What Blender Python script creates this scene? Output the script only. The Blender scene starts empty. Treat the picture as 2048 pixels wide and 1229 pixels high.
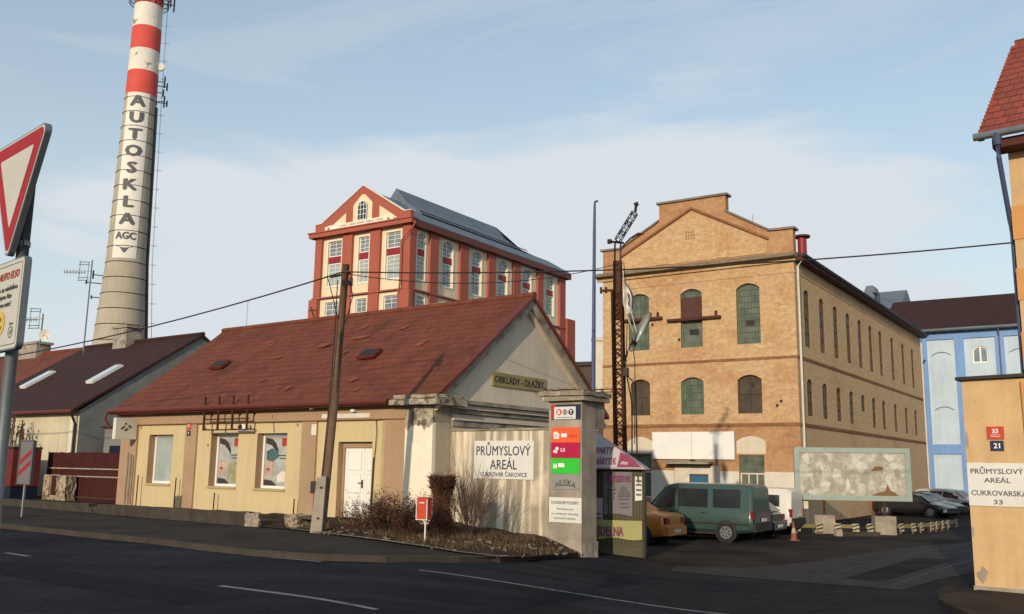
import bpy, bmesh, math, random
from mathutils import Vector, Matrix
from mathutils.geometry import tessellate_polygon
random.seed(7)
sc = bpy.context.scene
R = math.radians
# ---------------------------------------------------------------- camera
HC = 1.7
cd = bpy.data.cameras.new("camera"); cam = bpy.data.objects.new("camera", cd)
sc.collection.objects.link(cam); sc.camera = cam
cd.sensor_width = 36.0; cd.lens = 36.0*1850/2048; cd.clip_end = 3000; cd.clip_start = 0.1
pitch = math.atan(318/1850)
cam.matrix_world = Matrix.Translation((0, 0, HC)) @ Matrix.Rotation(R(90)+pitch, 4, 'X') @ Matrix.Rotation(R(0.85), 4, 'Z')
sc.render.resolution_x = 1024; sc.render.resolution_y = 614
# ---------------------------------------------------------------- sky and sun
SUN_AZ, SUN_EL = 21.0, 15.0          # degrees left of straight behind the camera; height
w = bpy.data.worlds.new("World"); sc.world = w; w.use_nodes = True
nt = w.node_tree; nt.nodes.clear()
def nd(t, typ, **kw):
    n = t.nodes.new(typ)
    for k, v in kw.items():
        if k[0] == '_': n.inputs[int(k[1:])].default_value = v
        else: setattr(n, k, v)
    return n
out = nd(nt, 'ShaderNodeOutputWorld'); bg = nd(nt, 'ShaderNodeBackground')
sky = nd(nt, 'ShaderNodeTexSky', sky_type='NISHITA', sun_disc=False)
sky.sun_elevation = R(SUN_EL); sky.sun_rotation = R(180+SUN_AZ)
sky.air_density = 1.35; sky.dust_density = 0.5; sky.ozone_density = 2.0
bg.inputs[1].default_value = 0.15
tc = nd(nt, 'ShaderNodeTexCoord'); mp = nd(nt, 'ShaderNodeMapping')
mp.inputs['Scale'].default_value = (.8, .8, 3.2)
nt.links.new(tc.outputs['Generated'], mp.inputs[0])
n1 = nd(nt, 'ShaderNodeTexNoise'); n1.inputs['Scale'].default_value = 3.0; n1.inputs['Detail'].default_value = 7; n1.inputs['Roughness'].default_value = .52
n1.inputs['Distortion'].default_value = .35
nt.links.new(mp.outputs[0], n1.inputs['Vector'])
mr = nd(nt, 'ShaderNodeMapRange', interpolation_type='SMOOTHSTEP'); mr.inputs[1].default_value = .42; mr.inputs[2].default_value = .72
nt.links.new(n1.outputs[0], mr.inputs[0])
sx = nd(nt, 'ShaderNodeSeparateXYZ'); nt.links.new(tc.outputs['Generated'], sx.inputs[0])
hz = nd(nt, 'ShaderNodeMapRange', interpolation_type='SMOOTHSTEP'); hz.inputs[1].default_value = .44; hz.inputs[2].default_value = .02
hz.inputs[3].default_value = .36; hz.inputs[4].default_value = .86
nt.links.new(sx.outputs[2], hz.inputs[0])
# a low bank of pale cloud straight ahead
vd = nd(nt, 'ShaderNodeVectorMath', operation='SUBTRACT'); vd.inputs[1].default_value = (.0, .96, .15)
nt.links.new(tc.outputs['Generated'], vd.inputs[0])
vs = nd(nt, 'ShaderNodeVectorMath', operation='MULTIPLY'); vs.inputs[1].default_value = (1.35, .5, 2.5)
nt.links.new(vd.outputs[0], vs.inputs[0])
vl = nd(nt, 'ShaderNodeVectorMath', operation='LENGTH'); nt.links.new(vs.outputs[0], vl.inputs[0])
va = nd(nt, 'ShaderNodeMath', operation='MULTIPLY_ADD'); va.inputs[1].default_value = -.9; nt.links.new(n1.outputs[0], va.inputs[0]); nt.links.new(vl.outputs[1], va.inputs[2])
vb = nd(nt, 'ShaderNodeMapRange', interpolation_type='SMOOTHSTEP'); vb.inputs[1].default_value = .20; vb.inputs[2].default_value = -.02; vb.inputs[3].default_value = 0; vb.inputs[4].default_value = .75
nt.links.new(va.outputs[0], vb.inputs[0])
mp2 = nd(nt, 'ShaderNodeMapping'); mp2.inputs['Scale'].default_value = (.9, .9, 6.5); mp2.inputs['Rotation'].default_value = (.0, R(7), 0); nt.links.new(tc.outputs['Generated'], mp2.inputs[0])
n2 = nd(nt, 'ShaderNodeTexNoise'); n2.inputs['Scale'].default_value = 1.7; n2.inputs['Detail'].default_value = 8; n2.inputs['Roughness'].default_value = .58; n2.inputs['Distortion'].default_value = .6; nt.links.new(mp2.outputs[0], n2.inputs['Vector'])
mr2 = nd(nt, 'ShaderNodeMapRange', interpolation_type='SMOOTHSTEP'); mr2.inputs[1].default_value = .42; mr2.inputs[2].default_value = .66; nt.links.new(n2.outputs[0], mr2.inputs[0])
cm = nd(nt, 'ShaderNodeMath', operation='MAXIMUM'); nt.links.new(mr.outputs[0], cm.inputs[0]); nt.links.new(mr2.outputs[0], cm.inputs[1])
c1 = nd(nt, 'ShaderNodeMath', operation='MULTIPLY'); c1.inputs[1].default_value = .5; nt.links.new(cm.outputs[0], c1.inputs[0])
c2 = nd(nt, 'ShaderNodeMath', operation='MAXIMUM'); nt.links.new(c1.outputs[0], c2.inputs[0]); nt.links.new(hz.outputs[0], c2.inputs[1])
c3 = nd(nt, 'ShaderNodeMath', operation='ADD', use_clamp=True); nt.links.new(c2.outputs[0], c3.inputs[0]); nt.links.new(vb.outputs[0], c3.inputs[1])
mx = nd(nt, 'ShaderNodeMix', data_type='RGBA'); nt.links.new(c3.outputs[0], mx.inputs['Factor'])
mx.inputs['B'].default_value = (4.65, 4.98, 5.3, 1)
tint = nd(nt, 'ShaderNodeVectorMath', operation='MULTIPLY'); tint.inputs[1].default_value = (.94, 1.04, 1.07); nt.links.new(sky.outputs[0], tint.inputs[0])
nt.links.new(tint.outputs[0], mx.inputs['A']); nt.links.new(mx.outputs['Result'], bg.inputs[0]); nt.links.new(bg.outputs[0], out.inputs[0])
sl = bpy.data.lights.new("sun", 'SUN'); so = bpy.data.objects.new("sun", sl); sc.collection.objects.link(so)
sl.energy = 3.4; sl.angle = R(.6); sl.color = (1.0, .825, .61)
sdir = Vector((-math.sin(R(SUN_AZ))*math.cos(R(SUN_EL)), -math.cos(R(SUN_AZ))*math.cos(R(SUN_EL)), math.sin(R(SUN_EL))))
so.rotation_euler = sdir.to_track_quat('Z', 'Y').to_euler(); so.location = sdir*50
sc.view_settings.view_transform = 'Standard'; sc.view_settings.look = 'None'
sc.view_settings.exposure = 0.0; sc.view_settings.gamma = 1.0
try: sc.view_settings.use_curve_mapping = False
except Exception: pass
# ---------------------------------------------------------------- materials
def lk(t, a, b): t.links.new(a, b)
def mat(name, col, rough=.85, var=.18, scale=1.5, col2=None, thr=(.45, .65), pscale=.8, bump=.25, bscale=30, metal=0, streak=0, stcol=None, fine=.12, spec=.3, alpha=None, detail=6):
    m = bpy.data.materials.new(name); m.use_nodes = True; t = m.node_tree; b = t.nodes['Principled BSDF']
    b.inputs['Roughness'].default_value = rough; b.inputs['Metallic'].default_value = metal; b.inputs['Specular IOR Level'].default_value = spec
    tc = nd(t, 'ShaderNodeTexCoord'); co = tc.outputs['Object']
    cur = None
    base = nd(t, 'ShaderNodeRGB'); base.outputs[0].default_value = (*col, 1); cur = base.outputs[0]
    if col2:
        n = nd(t, 'ShaderNodeTexNoise'); n.inputs['Scale'].default_value = pscale; n.inputs['Detail'].default_value = 8; n.inputs['Roughness'].default_value = .6
        lk(t, co, n.inputs['Vector']); r = nd(t, 'ShaderNodeMapRange', interpolation_type='SMOOTHSTEP'); r.inputs[1].default_value = thr[0]; r.inputs[2].default_value = thr[1]
        lk(t, n.outputs[0], r.inputs[0]); x = nd(t, 'ShaderNodeMix', data_type='RGBA'); lk(t, r.outputs[0], x.inputs['Factor']); lk(t, cur, x.inputs['A']); x.inputs['B'].default_value = (*col2, 1); cur = x.outputs['Result']
    if streak:
        mp = nd(t, 'ShaderNodeMapping'); mp.inputs['Scale'].default_value = (1, 1, .07); lk(t, co, mp.inputs[0])
        n = nd(t, 'ShaderNodeTexNoise'); n.inputs['Scale'].default_value = 4.5; n.inputs['Detail'].default_value = 5; lk(t, mp.outputs[0], n.inputs['Vector'])
        r = nd(t, 'ShaderNodeMapRange', interpolation_type='SMOOTHSTEP'); r.inputs[1].default_value = .46; r.inputs[2].default_value = .64; r.inputs[4].default_value = streak
        lk(t, n.outputs[0], r.inputs[0]); x = nd(t, 'ShaderNodeMix', data_type='RGBA'); lk(t, r.outputs[0], x.inputs['Factor']); lk(t, cur, x.inputs['A']); x.inputs['B'].default_value = (*(stcol or (.08, .07, .055)), 1); cur = x.outputs['Result']
    fn = nd(t, 'ShaderNodeTexNoise'); fn.inputs['Scale'].default_value = bscale; fn.inputs['Detail'].default_value = detail; fn.inputs['Roughness'].default_value = .65; lk(t, co, fn.inputs['Vector'])
    if var or fine:
        n = nd(t, 'ShaderNodeTexNoise'); n.inputs['Scale'].default_value = scale; n.inputs['Detail'].default_value = 7; n.inputs['Roughness'].default_value = .62; lk(t, co, n.inputs['Vector'])
        a = nd(t, 'ShaderNodeMapRange'); a.inputs[1].default_value = .3; a.inputs[2].default_value = .7; a.inputs[3].default_value = 1-var; a.inputs[4].default_value = 1+var*.6; lk(t, n.outputs[0], a.inputs[0])
        a2 = nd(t, 'ShaderNodeMapRange'); a2.inputs[1].default_value = .3; a2.inputs[2].default_value = .7; a2.inputs[3].default_value = 1-fine; a2.inputs[4].default_value = 1+fine; lk(t, fn.outputs[0], a2.inputs[0])
        mm = nd(t, 'ShaderNodeMath', operation='MULTIPLY'); lk(t, a.outputs[0], mm.inputs[0]); lk(t, a2.outputs[0], mm.inputs[1])
        v = nd(t, 'ShaderNodeVectorMath', operation='SCALE'); lk(t, cur, v.inputs[0]); lk(t, mm.outputs[0], v.inputs['Scale']); cur = v.outputs[0]
    lk(t, cur, b.inputs['Base Color'])
    if bump:
        bp = nd(t, 'ShaderNodeBump'); bp.inputs['Strength'].default_value = bump; bp.inputs['Distance'].default_value = .02; lk(t, fn.outputs[0], bp.inputs['Height']); lk(t, bp.outputs[0], b.inputs['Normal'])
    if alpha is not None: b.inputs['Alpha'].default_value = alpha
    return m
def brick_mat(name, ca, cb, mort, patch, patch2, pthr=(.42, .62)):
    m = bpy.data.materials.new(name); m.use_nodes = True; t = m.node_tree; b = t.nodes['Principled BSDF']; b.inputs['Roughness'].default_value = .95; b.inputs['Specular IOR Level'].default_value = .1
    tc = nd(t, 'ShaderNodeTexCoord'); s = nd(t, 'ShaderNodeSeparateXYZ'); lk(t, tc.outputs['Object'], s.inputs[0])
    ad = nd(t, 'ShaderNodeMath', operation='ADD'); lk(t, s.outputs[0], ad.inputs[0]); lk(t, s.outputs[1], ad.inputs[1])
    cb_ = nd(t, 'ShaderNodeCombineXYZ'); lk(t, ad.outputs[0], cb_.inputs[0]); lk(t, s.outputs[2], cb_.inputs[1])
    k = nd(t, 'ShaderNodeTexBrick'); lk(t, cb_.outputs[0], k.inputs['Vector']); k.inputs['Color1'].default_value = (*ca, 1); k.inputs['Color2'].default_value = (*cb, 1); k.inputs['Mortar'].default_value = (*mort, 1)
    k.inputs['Scale'].default_value = 1; k.inputs['Brick Width'].default_value = .30; k.inputs['Row Height'].default_value = .085; k.inputs['Mortar Size'].default_value = .008
    cur = k.outputs['Color']
    for i, (pc, ps, th, am) in enumerate(((patch, .35, pthr, .8), (patch2, 1.6, (.56, .70), .5))):
        n = nd(t, 'ShaderNodeTexNoise'); n.inputs['Scale'].default_value = ps; n.inputs['Detail'].default_value = 9; n.inputs['Roughness'].default_value = .68
        mp = nd(t, 'ShaderNodeMapping'); mp.inputs['Location'].default_value = (i*13, 3, 7); mp.inputs['Scale'].default_value = (1, 1, 1.5); lk(t, tc.outputs['Object'], mp.inputs[0]); lk(t, mp.outputs[0], n.inputs['Vector'])
        r = nd(t, 'ShaderNodeMapRange', interpolation_type='SMOOTHSTEP'); r.inputs[1].default_value = th[0]; r.inputs[2].default_value = th[1]; r.inputs[4].default_value = am; lk(t, n.outputs[0], r.inputs[0])
        x = nd(t, 'ShaderNodeMix', data_type='RGBA'); lk(t, r.outputs[0], x.inputs['Factor']); lk(t, cur, x.inputs['A']); x.inputs['B'].default_value = (*pc, 1); cur = x.outputs['Result']
    n = nd(t, 'ShaderNodeTexNoise'); n.inputs['Scale'].default_value = 5; n.inputs['Detail'].default_value = 8; lk(t, tc.outputs['Object'], n.inputs['Vector'])
    a = nd(t, 'ShaderNodeMapRange'); a.inputs[1].default_value = .3; a.inputs[2].default_value = .7; a.inputs[3].default_value = .84; a.inputs[4].default_value = 1.12; lk(t, n.outputs[0], a.inputs[0])
    v = nd(t, 'ShaderNodeVectorMath', operation='SCALE'); lk(t, cur, v.inputs[0]); lk(t, a.outputs[0], v.inputs['Scale']); lk(t, v.outputs[0], b.inputs['Base Color'])
    bp = nd(t, 'ShaderNodeBump'); bp.inputs['Strength'].default_value = .5; bp.inputs['Distance'].default_value = .02; lk(t, n.outputs[0], bp.inputs['Height']); lk(t, bp.outputs[0], b.inputs['Normal'])
    return m
def tile_mat(name, c1, c2, rise=.2, wid=.22, dark=(.03, .015, .01), axis=0, amt=.5, moss=.35):
    m = bpy.data.materials.new(name); m.use_nodes = True; t = m.node_tree; b = t.nodes['Principled BSDF']; b.inputs['Roughness'].default_value = .8; b.inputs['Specular IOR Level'].default_value = .2
    tc = nd(t, 'ShaderNodeTexCoord'); s = nd(t, 'ShaderNodeSeparateXYZ'); lk(t, tc.outputs['Object'], s.inputs[0])
    def M(op, a, bb=None, c=None):
        n = nd(t, 'ShaderNodeMath', operation=op)
        for i, q in enumerate((a, bb, c)):
            if q is None: continue
            if isinstance(q, (int, float)): n.inputs[i].default_value = q
            else: lk(t, q, n.inputs[i])
        return n.outputs[0]
    wob = nd(t, 'ShaderNodeTexNoise'); wob.inputs['Scale'].default_value = 1.3; wob.inputs['Detail'].default_value = 4; lk(t, tc.outputs['Object'], wob.inputs['Vector'])
    zz = M('ADD', s.outputs[2], M('MULTIPLY', wob.outputs[0], .06))
    rz = M('DIVIDE', zz, rise); row = M('FLOOR', rz); fr = M('FRACT', rz)
    cx = M('ADD', M('DIVIDE', s.outputs[axis], wid), M('MULTIPLY', row, .5)); col = M('FLOOR', cx); fc = M('FRACT', cx)
    cv = nd(t, 'ShaderNodeCombineXYZ'); lk(t, row, cv.inputs[0]); lk(t, col, cv.inputs[1])
    wn = nd(t, 'ShaderNodeTexWhiteNoise'); lk(t, cv.outputs[0], wn.inputs['Vector'])
    x = nd(t, 'ShaderNodeMix', data_type='RGBA'); lk(t, wn.outputs['Value'], x.inputs['Factor']); x.inputs['A'].default_value = (*c1, 1); x.inputs['B'].default_value = (*c2, 1)
    n = nd(t, 'ShaderNodeTexNoise'); n.inputs['Scale'].default_value = .9; n.inputs['Detail'].default_value = 9; n.inputs['Roughness'].default_value = .65; lk(t, tc.outputs['Object'], n.inputs['Vector'])
    mr_ = nd(t, 'ShaderNodeMapRange', interpolation_type='SMOOTHSTEP'); mr_.inputs[1].default_value = .45; mr_.inputs[2].default_value = .7; mr_.inputs[4].default_value = moss; lk(t, n.outputs[0], mr_.inputs[0])
    y = nd(t, 'ShaderNodeMix', data_type='RGBA'); lk(t, mr_.outputs[0], y.inputs['Factor']); lk(t, x.outputs['Result'], y.inputs['A']); y.inputs['B'].default_value = (*dark, 1)
    # the gap under each course and between the tiles
    g = M('MAXIMUM', M('LESS_THAN', fr, .16), M('MULTIPLY', M('LESS_THAN', fc, .10), .6))
    z = nd(t, 'ShaderNodeMix', data_type='RGBA'); lk(t, M('MULTIPLY', g, amt), z.inputs['Factor']); lk(t, y.outputs['Result'], z.inputs['A']); z.inputs['B'].default_value = (*dark, 1)
    lk(t, z.outputs['Result'], b.inputs['Base Color'])
    hgt = M('SUBTRACT', M('SUBTRACT', 1.0, fr), M('MULTIPLY', M('POWER', M('ABSOLUTE', M('SUBTRACT', fc, .5)), 2.0), 1.6))
    bp = nd(t, 'ShaderNodeBump'); bp.inputs['Strength'].default_value = .7; bp.inputs['Distance'].default_value = .035; lk(t, hgt, bp.inputs['Height']); lk(t, bp.outputs[0], b.inputs['Normal'])
    return m
def flat(name, col, rough=.6, metal=0, var=.08, bump=0, **k): return mat(name, col, rough, var=var, bump=bump, fine=k.pop('fine', .05), metal=metal, **k)
def glass_mat(name, col, rough=.12, var=.5):
    return mat(name, col, rough, var=var, scale=.9, bump=.03, bscale=3, fine=.1, spec=.7)
MT = {}
MT['cream'] = mat('cream_plaster', (.60, .48, .27), var=.13, scale=.8, col2=(.54, .42, .235), streak=.18, stcol=(.42, .32, .18), bump=.3, fine=.08)
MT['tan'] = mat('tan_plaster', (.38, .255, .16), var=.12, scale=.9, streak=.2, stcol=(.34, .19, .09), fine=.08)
MT['olive'] = mat('olive_plaster', (.42, .34, .18), var=.12, fine=.08)
MT['trimline'] = flat('brown_trim', (.20, .11, .055), .8)
MT['gable'] = mat('grey_plaster', (.64, .56, .44), var=.10, scale=.7, col2=(.54, .47, .37), thr=(.5, .8), streak=.15, stcol=(.40, .35, .28), fine=.09)
MT['cornice'] = mat('weathered_cornice', (.34, .30, .24), var=.35, scale=1.6, col2=(.17, .14, .11), thr=(.5, .66), pscale=1.4, fine=.2, bump=.6)
MT['rubble'] = mat('crumbled_render', (.38, .33, .25), var=.45, scale=5, col2=(.16, .12, .09), thr=(.5, .58), pscale=4, fine=.25, bump=1, bscale=14)
MT['tile'] = tile_mat('red_clay_tiles', (.185, .054, .028), (.145, .042, .024), amt=.42, moss=.4)
MT['tilelight'] = tile_mat('new_clay_tiles', (.23, .072, .042), (.20, .062, .036), amt=.3, moss=.1)
MT['tiledark'] = tile_mat('dark_brown_tiles', (.052, .021, .018), (.038, .016, .014), amt=.5, moss=.5)
MT['tileorange'] = tile_mat('orange_clay_tiles', (.20, .06, .03), (.15, .045, .025), amt=.4)
MT['tilebright'] = tile_mat('glazed_red_tiles', (.30, .068, .045), (.22, .05, .035), rise=.26, wid=.24, amt=.75, moss=.15)
MT['brownwood'] = mat('dark_red_wood', (.09, .022, .014), .7, var=.25, streak=.3, stcol=(.03, .01, .008))
MT['gutter'] = flat('red_brown_gutter', (.13, .028, .018), .5)
MT['white'] = mat('white_paint', (.78, .77, .73), .5, var=.06, fine=.03, bump=.05)
MT['offwhite'] = mat('old_white_paint', (.66, .61, .52), .8, var=.12, fine=.06)
MT['pane'] = glass_mat('window_glass', (.19, .23, .25))
MT['paledpane'] = glass_mat('curtained_glass', (.34, .40, .38), .3, .15)
MT['darkpane'] = glass_mat('dark_glass', (.03, .035, .04))
MT['dirtypane'] = mat('dusty_green_glass', (.105, .13, .095), .45, var=.55, scale=2, bump=.1, fine=.25, spec=.4)
MT['darkpanel'] = mat('rusty_dark_panel', (.085, .062, .045), .8, var=.35, scale=2.5, fine=.2)
MT['shutter'] = mat('maroon_board', (.085, .030, .025), .7, var=.2, streak=.3)
MT['brick'] = brick_mat('ochre_brick', (.56, .375, .20), (.46, .295, .15), (.48, .35, .22), (.42, .225, .115), (.68, .51, .32), (.46, .66))
MT['brickside'] = brick_mat('ochre_brick_side', (.62, .41, .22), (.57, .37, .195), (.50, .37, .24), (.46, .28, .15), (.64, .47, .30), (.50, .72))
MT['brickred'] = brick_mat('orange_brick', (.40, .20, .10), (.34, .165, .08), (.38, .25, .15), (.46, .28, .145), (.28, .14, .08))
MT['brickband'] = brick_mat('dark_brick_band', (.30, .135, .06), (.25, .11, .05), (.25, .15, .09), (.20, .10, .05), (.35, .2, .1))
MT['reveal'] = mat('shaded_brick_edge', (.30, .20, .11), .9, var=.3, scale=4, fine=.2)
MT['sheet'] = mat('grey_sheet_metal', (.20, .17, .14), .6, var=.3, fine=.1, metal=.2)
MT['darksheet'] = mat('dark_roof_sheet', (.045, .035, .032), .6, var=.3)
MT['redp'] = mat('brick_red_plaster', (.36, .10, .068), .85, var=.10, scale=.5, streak=.15, stcol=(.27, .07, .05), fine=.05, bump=.1)
MT['creamp'] = mat('pale_cream_plaster', (.72, .62, .43), .85, var=.07, scale=.4, streak=.15, stcol=(.55, .46, .32), fine=.04, bump=.1)
MT['creamtrim'] = mat('white_cream_surround', (.80, .74, .60), .8, var=.05, fine=.03, bump=.05)
MT['maroon'] = flat('maroon_spandrel', (.26, .022, .030), .5)
MT['slate'] = mat('blue_grey_slate', (.135, .17, .20), .6, var=.18, scale=.8, col2=(.09, .12, .15), fine=.15, bump=.3, bscale=8)
MT['blue'] = mat('sky_blue_plaster', (.19, .34, .64), .85, var=.14, scale=.4, streak=.3, stcol=(.15, .26, .48), fine=.05, bump=.1)
MT['paleblue'] = mat('pale_blue_plaster', (.50, .61, .70), .85, var=.12, scale=.5, fine=.06, bump=.1, streak=.25, stcol=(.38, .47, .55))
MT['ochre'] = mat('warm_ochre_plaster', (.60, .405, .21), .9, var=.16, scale=.9, col2=(.52, .345, .18), thr=(.48, .7), pscale=1.1, fine=.08, bump=.4, streak=.35, stcol=(.50, .32, .15))
add_dirt = None
MT['ochre2'] = mat('orange_ochre_plaster', (.58, .285, .10), .9, var=.08, fine=.05)
MT['concrete'] = mat('concrete', (.36, .31, .25), .9, var=.25, scale=1.2, col2=(.25, .21, .165), fine=.12, bump=.5)
MT['chimney'] = mat('chimney_concrete', (.42, .37, .29), .9, var=.12, scale=.35, streak=.25, stcol=(.30, .26, .21), fine=.08, bump=.2, bscale=3)
MT['chimwhite'] = mat('chimney_white_paint', (.74, .71, .63), .8, var=.08, scale=.5, col2=(.35, .32, .26), thr=(.66, .70), pscale=.32, fine=.05, bump=.1)
MT['chimwhite2'] = mat('chimney_worn_white_paint', (.70, .66, .57), .8, var=.1, scale=.5, col2=(.28, .26, .20), thr=(.58, .62), pscale=.55, fine=.05, bump=.1)
MT['chimred'] = mat('chimney_red_paint', (.60, .085, .065), .8, var=.1, scale=.5, fine=.05, bump=.1)
MT['banner'] = mat('white_banner', (.72, .69, .60), .7, var=.05, fine=.02, bump=.05)
MT['ink'] = flat('black_lettering', (.025, .025, .03), .6)
MT['navy'] = flat('navy_lettering', (.02, .03, .07), .6)
MT['inkgrey'] = flat('grey_lettering', (.10, .10, .11), .6)
MT['steel'] = mat('galvanised_steel', (.20, .225, .24), .5, var=.2, fine=.08, metal=.6, bump=.05)
MT['darkmetal'] = mat('dark_metal', (.035, .03, .028), .6, var=.3, metal=.3)
MT['rust'] = mat('rusty_steel', (.085, .032, .018), .8, var=.35, scale=6, metal=.2, fine=.2)
MT['bluepole'] = flat('blue_grey_pole', (.06, .085, .16), .5)
MT['wood'] = mat('weathered_wood', (.17, .105, .065), .85, var=.25, scale=4, streak=.5, stcol=(.06, .03, .018), fine=.2, bump=.5)
MT['cable'] = flat('black_cable', (.02, .018, .02), .7)
MT['asphalt'] = mat('asphalt', (.021, .021, .025), .88, var=.3, scale=.35, col2=(.014, .015, .019), pscale=.5, fine=.3, bump=.6, bscale=45, spec=.08)
MT['asphalt2'] = mat('repaired_asphalt', (.013, .013, .015), .9, var=.3, scale=1.5, fine=.35, bump=.6, bscale=40, spec=.08)
def add_bands(m, lo, hi, ang, sc_=(.06, 1.1, 1)):
    t = m.node_tree; b = t.nodes['Principled BSDF']; src = b.inputs['Base Color'].links[0].from_socket
    g = nd(t, 'ShaderNodeNewGeometry'); mp_ = nd(t, 'ShaderNodeMapping'); mp_.inputs['Rotation'].default_value = (0, 0, R(ang)); mp_.inputs['Scale'].default_value = sc_; mp_.vector_type = 'TEXTURE' if False else 'POINT'
    lk(t, g.outputs['Position'], mp_.inputs[0]); n = nd(t, 'ShaderNodeTexNoise'); n.inputs['Scale'].default_value = 1.2; n.inputs['Detail'].default_value = 6; lk(t, mp_.outputs[0], n.inputs['Vector'])
    a = nd(t, 'ShaderNodeMapRange'); a.inputs[1].default_value = .35; a.inputs[2].default_value = .65; a.inputs[3].default_value = lo; a.inputs[4].default_value = hi; lk(t, n.outputs[0], a.inputs[0])
    v = nd(t, 'ShaderNodeVectorMath', operation='SCALE'); lk(t, src, v.inputs[0]); lk(t, a.outputs[0], v.inputs['Scale'])
    vo = nd(t, 'ShaderNodeTexVoronoi', feature='DISTANCE_TO_EDGE'); vo.inputs['Scale'].default_value = .45; w2 = nd(t, 'ShaderNodeTexNoise'); w2.inputs['Scale'].default_value = 1.5; w2.inputs['Detail'].default_value = 6
    lk(t, g.outputs['Position'], w2.inputs['Vector']); ad = nd(t, 'ShaderNodeVectorMath', operation='ADD'); lk(t, g.outputs['Position'], ad.inputs[0]); lk(t, w2.outputs['Color'], ad.inputs[1]); lk(t, ad.outputs[0], vo.inputs['Vector'])
    c = nd(t, 'ShaderNodeMapRange'); c.inputs[1].default_value = .004; c.inputs[2].default_value = .014; c.inputs[3].default_value = .55; c.inputs[4].default_value = 1; lk(t, vo.outputs['Distance'], c.inputs[0])
    v2 = nd(t, 'ShaderNodeVectorMath', operation='SCALE'); lk(t, v.outputs[0], v2.inputs[0]); lk(t, c.outputs[0], v2.inputs['Scale']); lk(t, v2.outputs[0], b.inputs['Base Color'])
add_bands(MT['asphalt'], .7, 1.45, 37)
MT['yardasphalt'] = mat('worn_yard_asphalt', (.042, .035, .030), .92, var=.4, scale=.5, col2=(.020, .018, .019), pscale=.35, fine=.35, bump=.7, bscale=25, spec=.08)
MT['pavement'] = mat('brown_pavement', (.045, .034, .026), .95, var=.25, scale=.8, col2=(.028, .022, .018), pscale=.6, fine=.3, bump=.6, bscale=35, spec=.15)
MT['kerb'] = mat('kerb_stone', (.055, .045, .035), .9, var=.35, scale=2.5, fine=.25, bump=.5)
MT['kerbpale'] = mat('pale_kerb_stone', (.34, .29, .23), .9, var=.35, scale=2.5, fine=.25, bump=.5)
MT['dirt'] = mat('brown_dirt', (.055, .036, .023), .97, var=.4, scale=2, col2=(.085, .062, .040), thr=(.5, .7), pscale=1.5, fine=.4, bump=1, bscale=18, spec=.1)
MT['paint'] = mat('worn_road_paint', (.20, .20, .20), .8, var=.3, scale=3, col2=(.06, .06, .065), thr=(.52, .66), pscale=6, fine=.2)
MT['stone'] = mat('rough_stone', (.36, .29, .20), .9, var=.5, scale=5, col2=(.12, .09, .06), thr=(.5, .62), pscale=4, fine=.25, bump=1, bscale=12)
MT['redfence'] = mat('dark_red_boards', (.06, .010, .009), .75, var=.25, streak=.4, stcol=(.04, .008, .007))
MT['twig'] = mat('brown_twigs', (.085, .042, .028), .9, var=.3)
MT['twigred'] = mat('dark_red_twigs', (.070, .028, .019), .9, var=.3)
MT['twigpale'] = mat('greyish_twigs', (.13, .08, .062), .9, var=.3)
MT['leafdry'] = mat('dry_leaves', (.22, .15, .07), .9, var=.4, scale=9)
MT['leafbrown'] = mat('brown_foliage', (.14, .07, .036), .95, var=.4, scale=9)
MT['grass'] = mat('dry_grass', (.13, .085, .04), .95, var=.4, scale=6)
MT['rubber'] = flat('tyre_rubber', (.018, .018, .02), .85)
MT['rim'] = mat('wheel_rim', (.35, .36, .37), .4, metal=.7, var=.1, bump=0)
MT['rimdull'] = mat('dull_wheel_cover', (.16, .17, .165), .6, metal=.3, var=.2, bump=0)
def paint(name, c, rough=.3):
    m = mat(name, c, rough, var=.06, scale=2, fine=.02, bump=.02, bscale=2, spec=.5); b = m.node_tree.nodes['Principled BSDF']; b.inputs['Coat Weight'].default_value = .6; b.inputs['Coat Roughness'].default_value = .12; return m
MT['pgreen'] = paint('green_car_paint', (.034, .072, .062), .35)
MT['pwhite'] = paint('white_car_paint', (.66, .63, .58), .45)
MT['porange'] = paint('orange_car_paint', (.52, .20, .035), .4)
MT['pblack'] = paint('black_car_paint', (.014, .015, .018))
MT['psilver'] = paint('silver_car_paint', (.46, .47, .48))
MT['pdark'] = paint('dark_blue_car_paint', (.02, .03, .045))
MT['tail'] = mat('tail_light_red', (.24, .014, .010), .3, var=.2, scale=8, bump=0)
MT['headl'] = mat('headlight_glass', (.75, .75, .72), .15, var=.1, bump=0, spec=.8)
def fcol(n, c, r=.6): MT[n] = flat(n, c, r)
fcol('sign_red', (.33, .012, .018)); fcol('sign_white', (.66, .65, .60)); fcol('plate_red', (.50, .055, .035)); fcol('plate_blue', (.02, .028, .07))
fcol('orange_panel', (.78, .11, .035)); fcol('magenta_panel', (.42, .008, .055)); fcol('green_panel', (.035, .50, .035)); fcol('grey_panel', (.27, .26, .24))
fcol('mail_red', (.52, .065, .03)); fcol('smile_yellow', (.62, .42, .07)); fcol('emblem_green', (.06, .13, .09)); fcol('pink', (.27, .05, .10)); fcol('purple', (.20, .05, .13))
fcol('lilac', (.40, .34, .38)); fcol('shaded_banner_yellow', (.34, .32, .12)); fcol('shaded_kiosk_olive', (.065, .062, .03)); MT['skin_tone'] = mat('skin_tone', (.46, .37, .30), .4, var=.35, scale=4); MT['teal_mask'] = mat('teal_mask', (.08, .15, .16), .4, var=.6, scale=14); MT['poster_grey'] = mat('poster_grey', (.38, .41, .39), .4, var=.3, scale=2.5)  # kiosk olive and banner yellow darkened to stand for the pillar's shade
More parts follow.
